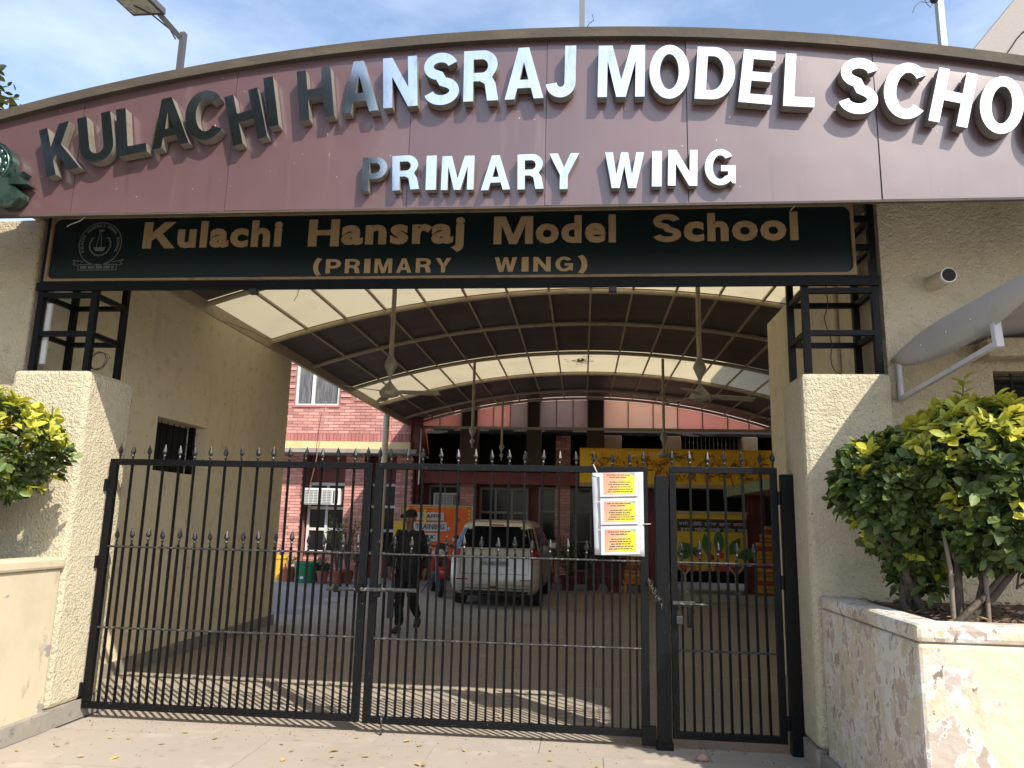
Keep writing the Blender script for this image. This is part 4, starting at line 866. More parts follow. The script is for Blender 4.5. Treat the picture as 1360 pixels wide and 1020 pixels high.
# main block
YM = 20.6
MB().box(-4.6, 5.6, 20.45, 21.2, 2.60, 2.93).build('beam', m_redbeam, sb)
MB().box(-4.6, 6.6, 21.3, 21.6, 4.11, 9.0).build('wall', m_pink, sb)
MB().box(-4.35, 6.5, 21.25, 21.295, 4.065, 4.33).build('shade_strip', m_dark, sb)  # dark strip added in place of shade over the sunlit wall foot
for a_, c_ in ((-3.34, -2.86), (-1.52, -1.13), (.10, .57)): MB().box(a_, c_, 19.93, 20.3, 2.935, 6.4).build('upper_pier', M('dark_brown_brick', (.075, .045, .03), .85, bump=(50, .4, .01)), sb)
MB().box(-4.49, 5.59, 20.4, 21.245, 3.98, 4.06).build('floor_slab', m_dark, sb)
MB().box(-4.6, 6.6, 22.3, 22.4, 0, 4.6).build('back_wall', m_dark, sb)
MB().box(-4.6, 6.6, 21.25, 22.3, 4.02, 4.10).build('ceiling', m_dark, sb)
MB().box(-4.6, -4.5, 20.6, 22.3, 0, 4.0).build('light_block_wall', m_maroon, sb)  # end walls added to keep daylight out of the main block
MB().box(5.6, 6.6, 20.4, 22.3, 0, 4.0).build('light_block_wall', m_maroon, sb)
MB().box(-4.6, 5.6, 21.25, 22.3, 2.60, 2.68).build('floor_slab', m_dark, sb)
for (x0, x1, m2) in ((-3.38, -2.93, m_brick), (-.75, -.34, m_brick)):
    MB().box(x0 + .012, x1 - .012, 20.52, 20.95, 0, 2.6).build('pillar', m_mortar, sb)
    MB().box(x0 + .012, x1 - .012, 20.62, 20.98, 2.93, 3.975).build('pillar', m_mortar, sb)
    z = .02; row = 0
    while z < 3.95:
        if not (2.5 < z < 2.93):
            x = x0 - (bl / 2 if row % 2 else 0)
            while x < x1:
                a, c = max(x, x0), min(x + bl - .012, x1)
                if c - a > .05: bricks.append((a, c, 20.5 if z < 2.6 else 20.6, z, z + bh - .012, m_brick, False))
                x += bl
        z += bh; row += 1
MB().box(-4.6, -4.5, 20.3, 20.6, 0, 3.3).build('wall', m_maroon, sb)
window(-4.3, -3.42, .5, 2.56, 20.8, 2, 3, m_greyf)
window(-2.87, -1.5, .3, 2.52, 20.8, 3, 3, m_greyf, fw=.06, zb=[1.84, 1.2])
window(-1.22, .25, .3, 2.55, 20.8, 3, 3, m_greyf, fw=.05, zb=[1.9, 1.1])
cutboxes(-4.5, .5, 0, 2.6, [(-4.3, -3.42, .5, 2.56), (-2.87, -1.5, .3, 2.52), (-1.22, .25, .3, 2.55)], 20.9, 21.0, MB()).build('wall', m_maroon, sb)
MB().box(.5, 2.2, 20.9, 21.0, 0, 2.6).build('wall', m_maroon, sb)
for (x0, x1) in ((.52, 1.05), (2.17, 2.63), (4.25, 4.65)): MB().box(x0, x1, 20.3, 20.8, 2.94, 3.97).build('cream_pillar', m_cream, sb, bevel=.02)
g = MB()
for i in range(15): g.box(2.66 + .108 * i, 2.675 + .108 * i, 20.5, 20.515, 2.94, 3.97)
g.box(2.63, 4.25, 20.52, 20.53, 3.4, 3.42); g.build('balcony_grille', m_greyf, sb)
# place the bricks: 300 single ones that show best, the rest joined
bricks_vis = [q for q in bricks if q[6]]; rest = [q for q in bricks if not q[6]]
def vis_key(q):
    return 0 if (-8.05 < q[0] < -4.6 and q[3] > 3.6) else (1 if q[5] is m_brick and q[0] > -7.9 else 2)
bricks_vis.sort(key=lambda q: (vis_key(q), q[3] if q[3] > 3.6 else 9 - q[3]))
unit = {}
for q in bricks_vis[:300]:
    key = q[5].name
    if key not in unit: unit[key] = MB().box(0, 1, 0, .06, 0, 1).mesh('brick', q[5])
    piece(unit[key], 'brick', sb, (q[0], q[2] + rng.uniform(-.006, .004), q[3]), (0, 0, 0), (q[1] - q[0], 1, q[4] - q[3]))
jb = MB()
for q in bricks_vis[300:] + rest: y = q[2] + rng.uniform(-.006, .004); jb.box(q[0], q[1], y, y + .06, q[3], q[4])
o = jb.build('brickwork', m_brickj, sb); o['kind'] = 'stuff'
# right wing: lobby with green ledge
rw = thing('lobby_wing', 'maroon walled lobby wing at right under a green-edged flat roof', 'building', (5.0, 15.5, 0))
MB().box(3.30, 3.36, 11.2, 18.0, 2.27, 2.47).build('ledge_edge', m_greenledge, rw)
MB().box(3.37, 7.5, 11.2, 18.0, 2.30, 2.44).build('ledge', m_soffit, rw)
MB().box(3.30, 7.5, 18.01, 18.06, 2.27, 2.47).build('ledge_edge', m_greenledge, rw)
MB().box(3.62, 4.05, 17.2, 17.6, 0, 2.3).build('pillar', m_maroon, rw)
MB().box(4.42, 4.50, 12.6, 15.3, 0, 2.3).build('pink_wall', m_pink, rw)
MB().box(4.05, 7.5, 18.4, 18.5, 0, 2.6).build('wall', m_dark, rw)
MB().box(5.0, 5.3, 6.25, 12.5, 0, 4.6).build('wall', m_smoothwall, rw)  # unseen wall added to stop a sun patch; cream for bounce light
MB().box(7.3, 7.5, 12.5, 18.4, 0, 4.6).build('wall', m_maroon, rw)
MB().box(1.35, 2.05, 18.6, 18.7, 0, 1.9).build('maroon_screen', m_maroon, rw)
step = tag(MB().box(2.2, 5.2, 16.6, 20.2, 0, .16).build('porch_step', M('porch_stone', (.42, .38, .32), .7, var=[(4, (.33, .3, .26), .5, .7)]), None, bevel=.01, origin=(3.7, 18.4, 0)), 'low pale porch step in front of the lobby at right', 'step')
MB()
# air conditioners
def ac(label, x0, x1, z0, z1, y, mb_):
    t = thing('air_conditioner', label, 'air conditioner', ((x0 + x1) / 2, y, z0), 'window air conditioners')
    MB().box(x0, x1, y, y + .5, z0, z1).build('case', mb_, t, bevel=.015)
    w_ = x1 - x0
    MB().box(x0 + .04, x0 + w_ * .78, y - .012, y - .001, z0 + .04, z1 - .04).build('coil_face', m_greyf, t)
    g = MB()
    for i in range(9): zz = z0 + .05 + (z1 - z0 - .1) * i / 8; g.box(x0 + .03, x0 + w_ * .79, y - .022, y - .013, zz - .006, zz + .006)
    for i in range(7): xx_ = x0 + .05 + (w_ * .72) * i / 6; g.box(xx_ - .006, xx_ + .006, y - .03, y - .0225, z0 + .03, z1 - .03)
    g.build('grille', mb_, t)
    for i in range(3): MB().box(x0 + w_ * (.82 + .05 * i), x0 + w_ * (.85 + .05 * i), y - .01, y - .001, z0 + .05, z1 - .05).build('vent_slot', m_blackpl, t)
ac('white window air conditioner in the sunlit left window', -7.66, -6.62, 1.93, 2.38, 20.0, m_white)
ac('grey window air conditioner above the orange board', -4.13, -3.44, 1.88, 2.34, 20.55, m_whitef)

# ================================================================== YELLOW RELIEF PANEL
yp = thing('relief_panel', 'bright yellow relief panel with folk figures above the lobby entrance', 'mural panel', (2.3, 18.8, 2.6))
YX0, YX1, YZ0, YZ1, YY = -.08, 4.64, 2.60, 3.47, 18.8
MB().box(YX0, YX1, YY, YY + .06, YZ0, YZ1).build('panel', m_yellow, yp)
tri = MB().prism([(-.045, 0), (0, -.075), (.045, 0)], -.02, 0).mesh('tooth', m_yellow2)
n_ = 46
for i in range(n_): piece(tri, 'tooth', yp, (YX0 + .05 + i * (YX1 - YX0 - .1) / (n_ - 1), YY - .002, YZ1 - .005))
strip = MB().box(-.5, .5, -.022, -.001, -.012, .012).mesh('motif', m_brownrel); strip2 = MB().box(-.5, .5, -.03, -.001, -.02, .02).mesh('motif', m_yellow2)
for i in range(9): piece(MB().box(-.012, .012, -.035, -.001, 0, .72).mesh('rib_strip', m_yellow2) if i == 0 else bpy.data.meshes['rib_strip'], 'rib_strip', yp, (YX0 + .55 + i * .5, YY, YZ0 + .06))
for i in range(150):
    x = rng.uniform(YX0 + .12, YX1 - .12); z = rng.uniform(YZ0 + .1, YZ1 - .16); a = rng.choice((.7, -.7, .1, 1.3, -.3, .9, -1.1)); l = rng.uniform(.08, .28)
    piece(strip if rng.random() < .6 else strip2, 'motif', yp, (x, YY - .001 - .00012 * i, z), (0, a, 0), (l, 1, rng.uniform(.7, 1.4)))
rg = MB(); rg.tube([(.07 * cos(k * pi / 8), 0, .07 * sin(k * pi / 8)) for k in range(17)], .012, 6, caps=False); ring_me = rg.mesh('motif_ring', m_brownrel)
for i in range(20): piece(ring_me, 'motif_ring', yp, (rng.uniform(YX0 + .2, YX1 - .2), YY - .012, rng.uniform(YZ0 + .15, YZ1 - .25)), (0, 0, 0), (rng.uniform(.5, 1.2),) * 3)
MB().box(YX0, YX1, YY - .012, YY + .4, YZ0 - .09, YZ0 - .005).build('ledge_below', m_cream, yp)

# yellow board on a trestle table
yb = thing('painted_board', 'mustard board with a row of white script and painted leaves and flowers', 'board', (2.85, 17.0, .8))
MB().box(2.08, 3.60, 17.0, 17.04, .80, 1.86).build('board', m_boardyel, yb)
MB().box(2.06, 3.62, 16.985, 17.06, 1.865, 1.92).build('frame', m_cream, yb)
MB().box(2.085, 3.595, 16.99, 16.998, 1.48, 1.75).build('dark_strip', m_ink, yb)
tx = MB()
for rr, zz in ((0, 1.66), (1, 1.535)):
    x = 2.12 + .03 * rr
    while x < 3.36 + .06 * rr:
        l = rng.choice((.09, .14, .2, .26)); tx.box(x, x + l, 16.985, 16.9895, zz, zz + .014); a = x + .015
        while a < x + l - .01:
            h = rng.uniform(.04, .06); tx.box(a, a + .011, 16.985, 16.9895, zz - h, zz - .001)
            if rng.random() < .7: tx.box(a - .03 if a > x + .035 else a + .0115, a - .0005 if a > x + .035 else a + .03, 16.9852, 16.9895, zz - h * rng.uniform(.5, .9), zz - h * .35)
            if rng.random() < .25: tx.box(a, a + .03, 16.9851, 16.9895, zz + .02, zz + .032)
            a += .042
        x += l + .05
o = tx.build('script', m_paper, yb); o['kind'] = 'stuff'
for cx_, cz_, ln, an, wd in ((2.75, .95, .5, .15, .11), (2.98, .95, .62, 0, .12), (2.45, .98, .42, .9, .12), (3.2, .98, .45, -.55, .12), (3.35, .95, .5, -1.3, .13), (2.35, .93, .3, 1.3, .1), (2.6, .9, .3, .6, .1)):
    q = MB(); n2 = 8; pts = [(wd * sin(pi * k / n2) * (1 - .15 * k / n2), ln * k / n2) for k in range(n2 + 1)] + [(-wd * sin(pi * k / n2) * (1 - .15 * k / n2), ln * k / n2) for k in range(n2 - 1, 0, -1)]
    R_ = Matrix.Rotation(an, 4, 'Y').inverted(); q.prism(pts, -.012, -.001).xf(Matrix.Translation((cx_, 16.998, cz_)) @ Matrix.Rotation(-an, 4, 'Y')).build('painted_leaf', m_paint_green, yb)
for cx_, cz_, mt in ((2.55, .98, m_pinkfl), (3.02, .98, m_stepred), (2.8, .93, m_maroon)):
    MB().prism([(cx_ + (.085 if k % 2 else .055) * cos(k * pi / 6), cz_ + (.085 if k % 2 else .055) * sin(k * pi / 6)) for k in range(12)], 16.975, 16.985).build('painted_flower', mt, yb)
tt = thing('trestle_table', 'long low trestle table with a red and ochre cloth under the mustard board', 'table', (2.8, 17.1, .16))
MB().box(2.05, 3.66, 16.9, 17.6, .755, .795).build('table_top', m_trestle, tt)
for i in range(8): MB().box(2.06 + .2 * i, 2.255 + .2 * i, 16.885, 16.898, .64, .76).build('cloth_flap', (m_stepred, m_steporg, m_boardyel, m_stepyel, m_stepred, m_stepred, m_maroon, m_maroon)[i], tt)
for x in (2.22, 3.3):
    l_ = MB(); l_.bar((x, 16.86, .16), (x, 16.86, .58), .04); l_.bar((x, 16.86, .56), (x - .17, 16.86, .75), .035); l_.bar((x, 16.86, .56), (x + .17, 16.86, .75), .035); l_.bar((x, 16.86, .25), (x + .06, 16.72, .165), .035)
    l_.build('leg', m_trestle, tt)
MB().bar((2.24, 16.86, .26), (3.28, 16.86, .26), .03).build('stretcher', m_trestle, tt)
# stepped painted stacks
st = thing('painted_stack', 'tall stepped stack of red, yellow and orange painted blocks at right', 'block stack', (4.0, 17.0, .16), 'painted block stacks')
zz = .2
for i in range(16):
    h = .09; xa = 3.79 + (.1 if i > 11 else 0) + (.07 if i > 13 else 0); mt = (m_stepyel, m_stepyel, m_stepred, m_stepyel, m_steporg, m_stepyel, m_stepred, m_stepyel)[i % 8]
    MB().box(xa, 4.2, 16.9, 17.15, zz, zz + h - .012).build('block', mt, st, bevel=.006); zz += h
st2 = thing('painted_stack', 'short stack of orange painted blocks on a low stand, behind the notices', 'block stack', (1.25, 18.2, 0), 'painted block stacks')
MB().box(.95, 1.62, 18.1, 18.4, .22, .30).build('stand', m_steporg, st2)
for x in (.98, 1.54): MB().box(x, x + .05, 18.12, 18.38, 0, .22).build('leg', m_stepyel, st2)
for i in range(7): MB().box(1.0 + (.05 if i > 3 else 0), 1.42 - (.1 if i > 4 else 0), 18.12, 18.36, .305 + i * .085, .378 + i * .085).build('block', (m_steporg, m_stepyel, m_steporg, m_terra)[i % 4], st2)
# orange board
ob = thing('training_board', 'orange board headed traffic training park with white word strips', 'board', (-3.45, 17.5, .7))
MB().box(-4.25, -2.62, 17.5, 17.53, .70, 1.90).build('board', m_orange, ob)
f = MB(); f.box(-4.27, -2.60, 17.48, 17.55, 1.905, 1.94).box(-2.595, -2.56, 17.48, 17.55, .68, 1.94).box(-4.31, -4.275, 17.48, 17.55, .68, 1.94); f.build('frame', m_cream, ob)
for i in range(24):
    x = -3.95 + i * .053; piece(tri, 'border_tooth', ob, (x, 17.497, 1.89), (0, 0, 0), (.55, .4, .5))
for i in range(12): MB().prism([(-2.62, 1.86 - i * .09), (-2.62, 1.79 - i * .09), (-2.70, 1.825 - i * .09)][::-1], 17.488, 17.498).build('border_tooth', m_boardyel, ob)
MB().box(-4.24, -4.08, 17.488, 17.498, .72, 1.88).build('border_strip', m_boardyel, ob)
for i, (s_, x0, x1, z0, z1) in enumerate((("TRAFFIC", -3.88, -3.24, 1.58, 1.77), ("TRAINING", -3.97, -3.16, 1.33, 1.54), ("PARK", -3.97, -3.36, 1.10, 1.29))):
    so = MB().box(x0, x1, 17.47, 17.498, z0, z1).build('word_strip', m_paper, ob, bevel=.01)
    q = bftext(s_, .012); put(q, x0 + .06, x1 - .06, z0 + .05, z1 - .04, 17.462, .006).build('word', m_ink, so)
MB().bar((-3.68, 17.46, 1.5), (-3.69, 17.46, 1.84), .06, .02).build('arrow_strip', m_boardyel, ob)
for k, (x, z, mt) in enumerate(((-3.12, 1.4, m_paper), (-3.0, 1.15, m_paper), (-3.05, 1.0, m_bluerefl), (-2.9, 1.6, m_paint_green), (-3.2, .95, m_paper), (-2.85, .85, m_paper))):
    MB().prism([(x + (.06 if q % 2 else .03) * cos(q * pi / 5), z + (.06 if q % 2 else .03) * sin(q * pi / 5)) for q in range(10)], 17.484, 17.498).build('cutout', mt, ob)
tag(MB().box(-4.42, -4.13, 17.42, 17.45, 1.0, 1.55).build('side_card', m_boardyel, None, origin=(-4.28, 17.42, 1)), 'small pale yellow card leaning by the orange board, behind the man', 'card')
# small paper on window
tag(MB().box(-2.42, -2.1, 20.775, 20.785, 1.3, 1.62).build('paper_notice', m_paper, None, origin=(-2.26, 20.78, 1.3)), 'small white paper notice stuck on the window behind the car', 'notice')

# ================================================================== FOLIAGE HELPERS
def leaf_mesh(name, mt, fold=.25):
    L_ = [(0, 0), (.16, .2), (.24, .5), (.16, .8), (0, 1)]
    vs = []; fs = []
    mid = [(0, y, -.02 * sin(pi * y)) for _, y in L_]
    for s_ in (-1, 1):
        pass
    vs = [(0, 0, 0), (-.15, .22, .04), (0, .25, -.02), (.15, .22, .04), (-.22, .52, .05), (0, .55, -.03), (.22, .52, .05), (-.14, .82, .02), (0, .82, -.03), (.14, .82, .02), (0, 1.0, -.06)]
    fs = [(0, 2, 1), (0, 3, 2), (1, 2, 5, 4), (2, 3, 6, 5), (4, 5, 8, 7), (5, 6, 9, 8), (7, 8, 10), (8, 9, 10)]
    b = MB().add(vs, fs); return b
LEAF = leaf_mesh('leaf', None)
def leaf_into(mb, p, d, up, s_):
    d = d.normalized(); x = d.cross(up)
    if x.length < 1e-3: x = d.cross(Vector((1, 0, 0)))
    x.normalize(); z = x.cross(d)
    mb.add([p + (x * v.x * 1.2 + d * v.y + z * v.z * 1.5) * s_ for v in LEAF.v], LEAF.f)
def leaf_obj(me, parent, p, d, up, s_):
    d = d.normalized(); x = d.cross(up)
    if x.length < 1e-3: x = d.cross(Vector((1, 0, 0)))
    x.normalize(); z = x.cross(d)
    o = bpy.data.objects.new('leaf', me); C.objects.link(o); o.parent = parent
    mt = Matrix(((x.x * 1.2, d.x, z.x, 0), (x.y * 1.2, d.y, z.y, 0), (x.z * 1.2, d.z, z.z, 0), (0, 0, 0, 1)))
    o.matrix_local = Matrix.Translation(p - ROOTLOC[parent.name]) @ mt @ Matrix.Scale(s_, 4)
    return o
LO = LEAF.mesh('leaf', m_leafo, 60); LY = LEAF.mesh('leaf_young', m_leafyo, 60)
def bush(label, base, blobs, nl, size, seed, young=.35, stems=5, ntw=60, nobj=300):
    r = random.Random(seed); t = thing('bush', label, 'bush', base, 'clipped bushes in the planters')
    base = Vector(base); dark = MB(); yng = MB(); midm = MB(); objs = []
    st = MB()
    for k in range(stems):
        b_ = r.choice(blobs); c = Vector(b_[0]); tip = c + Vector((r.uniform(-.6, .6) * b_[1][0], r.uniform(-.6, .6) * b_[1][1], r.uniform(-.2, .5) * b_[1][2]))
        p0 = base + Vector((r.uniform(-.09, .09), r.uniform(-.06, .06), 0)); m1 = p0.lerp(tip, .45) + Vector((r.uniform(-.05, .05), r.uniform(-.05, .05), .06))
        st.tube([p0, p0.lerp(m1, .5) + Vector((r.uniform(-.02, .02), 0, 0)), m1, m1.lerp(tip, .5), tip], .024 * r.uniform(.7, 1.2), 7, .006)
    st.build('stem', m_bushbark, t, smooth=60)
    tw = MB()
    for k in range(ntw):
        b_ = r.choice(blobs); c = Vector(b_[0]); dd = Vector((r.gauss(0, 1), r.gauss(0, 1), r.gauss(.1, .8))).normalized(); e = c + Vector((dd.x * b_[1][0], dd.y * b_[1][1], dd.z * b_[1][2])) * r.uniform(.75, .98)
        s0 = c.lerp(base, .35) + Vector((r.uniform(-.1, .1),) * 3) ; tw.tube([s0, s0.lerp(e, .5) + Vector((0, 0, .03)), e], .006, 4, .002)
    o = tw.build('twigs', m_bushbark, t); o['kind'] = 'stuff'
    wts = [b_[1][0] * b_[1][1] + b_[1][0] * b_[1][2] for b_ in blobs]
    camp = Vector((0, 0, 1.6)); cand = []
    for k in range(nl // 5):
        b_ = r.choices(blobs, wts)[0]; c = Vector(b_[0]); rad = Vector(b_[1])
        dd = Vector((r.gauss(0, 1), r.gauss(0, 1), r.gauss(.15, 1))).normalized(); f = r.uniform(.55, 1.0) ** .55
        f *= 1 + .10 * sin(dd.x * 5 + seed) * cos(dd.z * 6 + dd.y * 4)
        p = c + Vector((dd.x * rad.x, dd.y * rad.y, dd.z * rad.z)) * f
        if p.z < base.z + .12: continue
        hgt = (p.z - base.z); isy = (dd.z > .05 and f > .86 and r.random() < young * (1.2 + dd.z)) or r.random() < .03
        ax = (dd * .8 + Vector((0, 0, .55)) + Vector((r.uniform(-.5, .5), r.uniform(-.5, .5), r.uniform(-.3, .3)))).normalized()
        n_l = r.randint(4, 6)
        u = ax.cross(Vector((0, 0, 1))); u = u.normalized() if u.length > .1 else Vector((1, 0, 0)); v = ax.cross(u)
        for q in range(n_l):
            a = q * 2.4 + r.uniform(-.4, .4); spread = r.uniform(.5, 1.2)
            d = ax * .65 + (u * cos(a) + v * sin(a)) * spread + Vector((0, 0, -.12)); s_ = size * r.choice((.5, .7, .85, 1, 1.15, 1.3)) * r.uniform(.85, 1.1) * (1.1 if isy else 1)
            cand.append((p + ax * .01 * q, d, ax, s_, isy, dd, f))
    def score(q): 
        vd = (camp - q[0]).normalized(); return (q[5].dot(vd) * 1.0 + q[6] * 1.6 + q[3] * 6 + r.uniform(0, .5)) if (.0 < 1) else 0
    order = sorted(range(len(cand)), key=lambda i: -score(cand[i])); top = set(order[:nobj])
    for i, (p, d, ax, s_, isy, dd, f) in enumerate(cand):
        if i in top: leaf_obj(LY if isy else LO, t, p, d, ax, s_)
        else: leaf_into(yng if isy else (midm if r.random() < .3 else dark), p, d, ax, s_)
    for mb, mt in ((dark, m_leafdark), (yng, m_leafyoung), (midm, m_leafmid)):
        o = mb.build('foliage', mt, t, smooth=60); o['kind'] = 'stuff'
    return t
bush('dense bush with yellow-green young leaves at the left edge, before the left pier', (-4.5, 5.0, 1.21), [((-4.35, 4.98, 2.02), (.60, .42, .40)), ((-4.75, 4.95, 1.95), (.6, .45, .45))], 7500, .075, 3, .55, 6)
bush('dark lower bush nearest the wicket gate in the right planter', (1.98, 4.82, 1.11), [((1.98, 4.78, 1.88), (.38, .36, .30)), ((2.05, 4.85, 1.60), (.27, .26, .26)), ((1.84, 4.75, 1.84), (.29, .29, .23)), ((2.03, 4.83, 1.36), (.13, .14, .16))], 9000, .074, 5, .16, 9)
bR = bush('tall bush with bright yellow-green top leaves at the right edge', (2.08, 4.42, 1.11), [((2.32, 4.5, 1.97), (.46, .38, .35)), ((2.68, 4.5, 1.92), (.44, .40, .36)), ((2.36, 4.48, 1.66), (.34, .30, .26)), ((2.22, 4.55, 2.08), (.24, .28, .25)), ((2.62, 4.5, 1.55), (.24, .22, .2))], 12000, .074, 11, .55, 4)
sh = MB(); b0 = Vector((2.19, 4.5, 2.27)); yl = MB()
sh.tube([b0, b0 + Vector((.02, 0, .12)), b0 + Vector((.03, 0, .2))], .005, 5, .003)
for k in range(11): leaf_into(yl, b0 + Vector((.01 + .002 * k, 0, .05 + .016 * k)), Vector((cos(k * 2.4), .7 * sin(k * 2.4), .45)), Vector((0, 0, 1)), .075)
sh.build('shoot', m_bark, bR); o = yl.build('foliage', m_leafyoung, bR, smooth=60); o['kind'] = 'stuff'
for lab, x, y in (('thin grey stake tied to the tall bush, left of its trunk', 2.0, 4.38), ('thin pale stake beside the trunk of the tall bush', 2.19, 4.40)):
    tag(MB().tube([(x, y, 1.11), (x + .01, y + .01, 1.4), (x + .02, y + .08, 1.6)], .014, 7, .01).build('stake', M('stake_wood', (.17, .13, .10), .85, bump=(50, .5, .01)), None, smooth=60, origin=(x, y, 1.11)), lab, 'stake', 'stakes in the planter')

def tree(label, base, htrunk, blobs, nl, size, seed, group=None, r0=.18, lm=None):
    r = random.Random(seed); t = thing('tree', label, 'tree', base, group); base = Vector(base)
    tr = MB(); topp = base + Vector((r.uniform(-.2, .2), r.uniform(-.2, .2), htrunk)); tr.tube([base, base.lerp(topp, .5) + Vector((.08, .05, 0)), topp], r0, 10, r0 * .6)
    tr.build('trunk', m_bark, t, smooth=60); lb = MB()
    for b_ in blobs:
        c = Vector(b_[0])
        for k in range(4):
            e = c + Vector((r.uniform(-.6, .6) * b_[1][0], r.uniform(-.6, .6) * b_[1][1], r.uniform(-.4, .7) * b_[1][2])); lb.tube([topp - Vector((0, 0, .2)), topp.lerp(e, .5) + Vector((r.uniform(-.2, .2), r.uniform(-.2, .2), .2)), e], r0 * .42, 6, .02)
    lb.build('limb', m_bark, t, smooth=60)
    mb = MB()
    for k in range(nl // 6):
        b_ = r.choices(blobs, [q[1][0] ** 2 for q in blobs])[0]; c = Vector(b_[0]); dd = Vector((r.gauss(0, 1), r.gauss(0, 1), r.gauss(0, 1))).normalized(); f = r.uniform(.3, 1) ** .5 * (1 + .15 * sin(dd.x * 6 + seed) * cos(dd.z * 5))
        p = c + Vector((dd.x * b_[1][0], dd.y * b_[1][1], dd.z * b_[1][2])) * f
        for q in range(6):
            pp = p + Vector((r.gauss(0, .12), r.gauss(0, .12), r.gauss(0, .1))) * size * 6
            leaf_into(mb, pp, Vector((r.gauss(0, 1), r.gauss(0, 1), r.gauss(-.2, .7))) + dd * .6, Vector((r.uniform(-1, 1), r.uniform(-1, 1), 1)), size * r.uniform(.7, 1.3))
    mb.build('crown', lm or m_leaftree, t, smooth=60); return t
tree('tall tree beyond the left wall, only its leafy edge in view at upper left', (-10.2, 9.5, 0), 5.2, [((-10.45, 9.0, 7.45), (1.75, 1.6, 1.2)), ((-9.3, 9.0, 7.65), (.75, .8, .6)), ((-11.3, 9.3, 8.2), (1.6, 1.5, 1.3))], 9000, .14, 21)
# trees across the road, out of the picture, mirrored in the steel letters
for lab, x, y, blobs in (
    ('broad dark tree across the road, left of the viewer', -11.8, -5.6, [((-11.6, -5.4, 9.6), (3.9, 3.0, 3.3)), ((-13.8, -5.0, 7.6), (2.6, 2.3, 2.2)), ((-9.6, -6.0, 7.4), (2.2, 2.0, 1.9))]),
    ('largest tree across the road, far left of the viewer', -18.5, -6.5, [((-18.5, -6.5, 9.6), (4.0, 3.4, 3.4)), ((-16.4, -6.2, 7.6), (2.6, 2.4, 2.2))]),
    ('tall narrow tree across the road nearly behind the viewer', -8.0, -8.8, [((-8.1, -8.8, 11.6), (2.6, 2.5, 3.3)), ((-7.2, -9.0, 9.0), (2.1, 2.0, 2.0)), ((-9.4, -8.6, 8.8), (2.0, 2.0, 2.2))])):
    tree(lab, (x, y, 0), 5.0, blobs, 17000, .30, int(-x * 3), 'trees across the road', .3, m_leaffar)

# fallen leaves and a stone on the paving
fl_me = LEAF.mesh('fallen_leaf', m_dry, 60)
for i in range(58):
    if i < 34: x, y = rng.uniform(-3.8, .6), rng.uniform(4.75, 5.75)
    elif i < 48: x, y = rng.uniform(-3.8, 1.4), rng.uniform(3.9, 4.9)
    else: x, y = rng.uniform(-3.6, 1.3), rng.uniform(6.1, 7.6)
    o = bpy.data.objects.new('fallen_leaf', fl_me); C.objects.link(o); o.location = (x, y, .008); o.rotation_euler = (rng.uniform(-.25, .25), rng.uniform(-.3, .3), rng.uniform(0, 6.3)); s_ = rng.uniform(.035, .07); o.scale = (s_ * 1.1, s_, s_)
    tag(o, 'small dry yellow leaf lying on the paving around the gate', 'leaf', 'fallen leaves on the paving')
gr = MB()
for i in range(700):
    x, y = rng.uniform(-3.9, 1.5), rng.uniform(3.6, 9.0)
    if rng.random() < .45: y = 5.9 + rng.gauss(0, .18)
    r_ = rng.uniform(.003, .009); a_ = rng.uniform(0, 6.3)
    gr.add([(x + r_ * cos(a_), y + r_ * sin(a_), .001), (x + r_ * cos(a_ + 2.1), y + r_ * sin(a_ + 2.1), .001), (x + r_ * cos(a_ + 4.2), y + r_ * sin(a_ + 4.2), .001), (x, y, .001 + r_ * .8)], [(0, 1, 3), (1, 2, 3), (2, 0, 3)])
o = tag(gr.build('grit', m_litter), 'fine grit and leaf crumbs scattered over the paving', 'grit', None, 'stuff')
q = MB().ball((0, 0, 0), (.045, .035, .03), 9, 6)
for i, p in enumerate(q.v): q.v[i] = p * (1 + .18 * sin(p.x * 90 + p.z * 70))
gp = (.84, 5.62, .024)
q.xf(Matrix.Translation(gp)); tag(q.build('stone', m_pebble, None, smooth=50, origin=gp), 'small brown stone on the paving before the wicket gate', 'stone')

# ================================================================== AWNING
aw = thing('awning', 'curved grey sheet awning on a white tube bracket over the right wall', 'awning', (2.6, 5.6, 2.6))
ny = 20; vs = []; fs = []; n_ = 0
for j in range(ny + 1):
    t_ = j / ny; y = 5.592 - 1.95 * t_
    zt = 2.835 + .10 * (1 - (1 - min(1, t_ * 2.2)) ** 2) - .02 * t_; dep_ = .012 + .205 * max(0, sin(pi * min(1, t_ ** .8 * .98))) ** .9
    row = [(2.305, zt - dep_), (2.283, zt - dep_ * .72), (2.268, zt - dep_ * .42), (2.262, zt - dep_ * .15), (2.264, zt)]
    for k in range(1, 9): u = k / 8; row.append((2.264 + 2.3 * u, zt + .26 * sin(u * pi * .62) + .012 * sin(y * 5 + u * 3)))
    n_ = len(row); vs += [(x, y, z) for x, z in row]
for j in range(ny):
    for i in range(n_ - 1): a = j * n_ + i; fs.append((a, a + 1, a + n_ + 1, a + n_))
so = MB().add(vs, fs).build('sheet', m_awn, aw, smooth=50); sm = so.modifiers.new('thick', 'SOLIDIFY'); sm.thickness = .006
bk = MB().tube([(2.31, 5.58, 2.53), (2.31, 5.58, 2.80)], .02, 10)
bk.build('wall_tube', m_tube, aw, smooth=60)
MB().bar((2.31, 5.575, 2.545), (2.31, 4.27, 2.645), .03).build('strut', m_tube, aw)
MB().bar((2.31, 4.27, 2.62), (2.31, 4.285, 2.80), .04).build('end_tube', m_tube, aw)
for y in (5.1, 4.75, 4.45): MB().ball((2.262, y, 2.83), .007, 8, 4).build('rivet', m_chrome, aw)

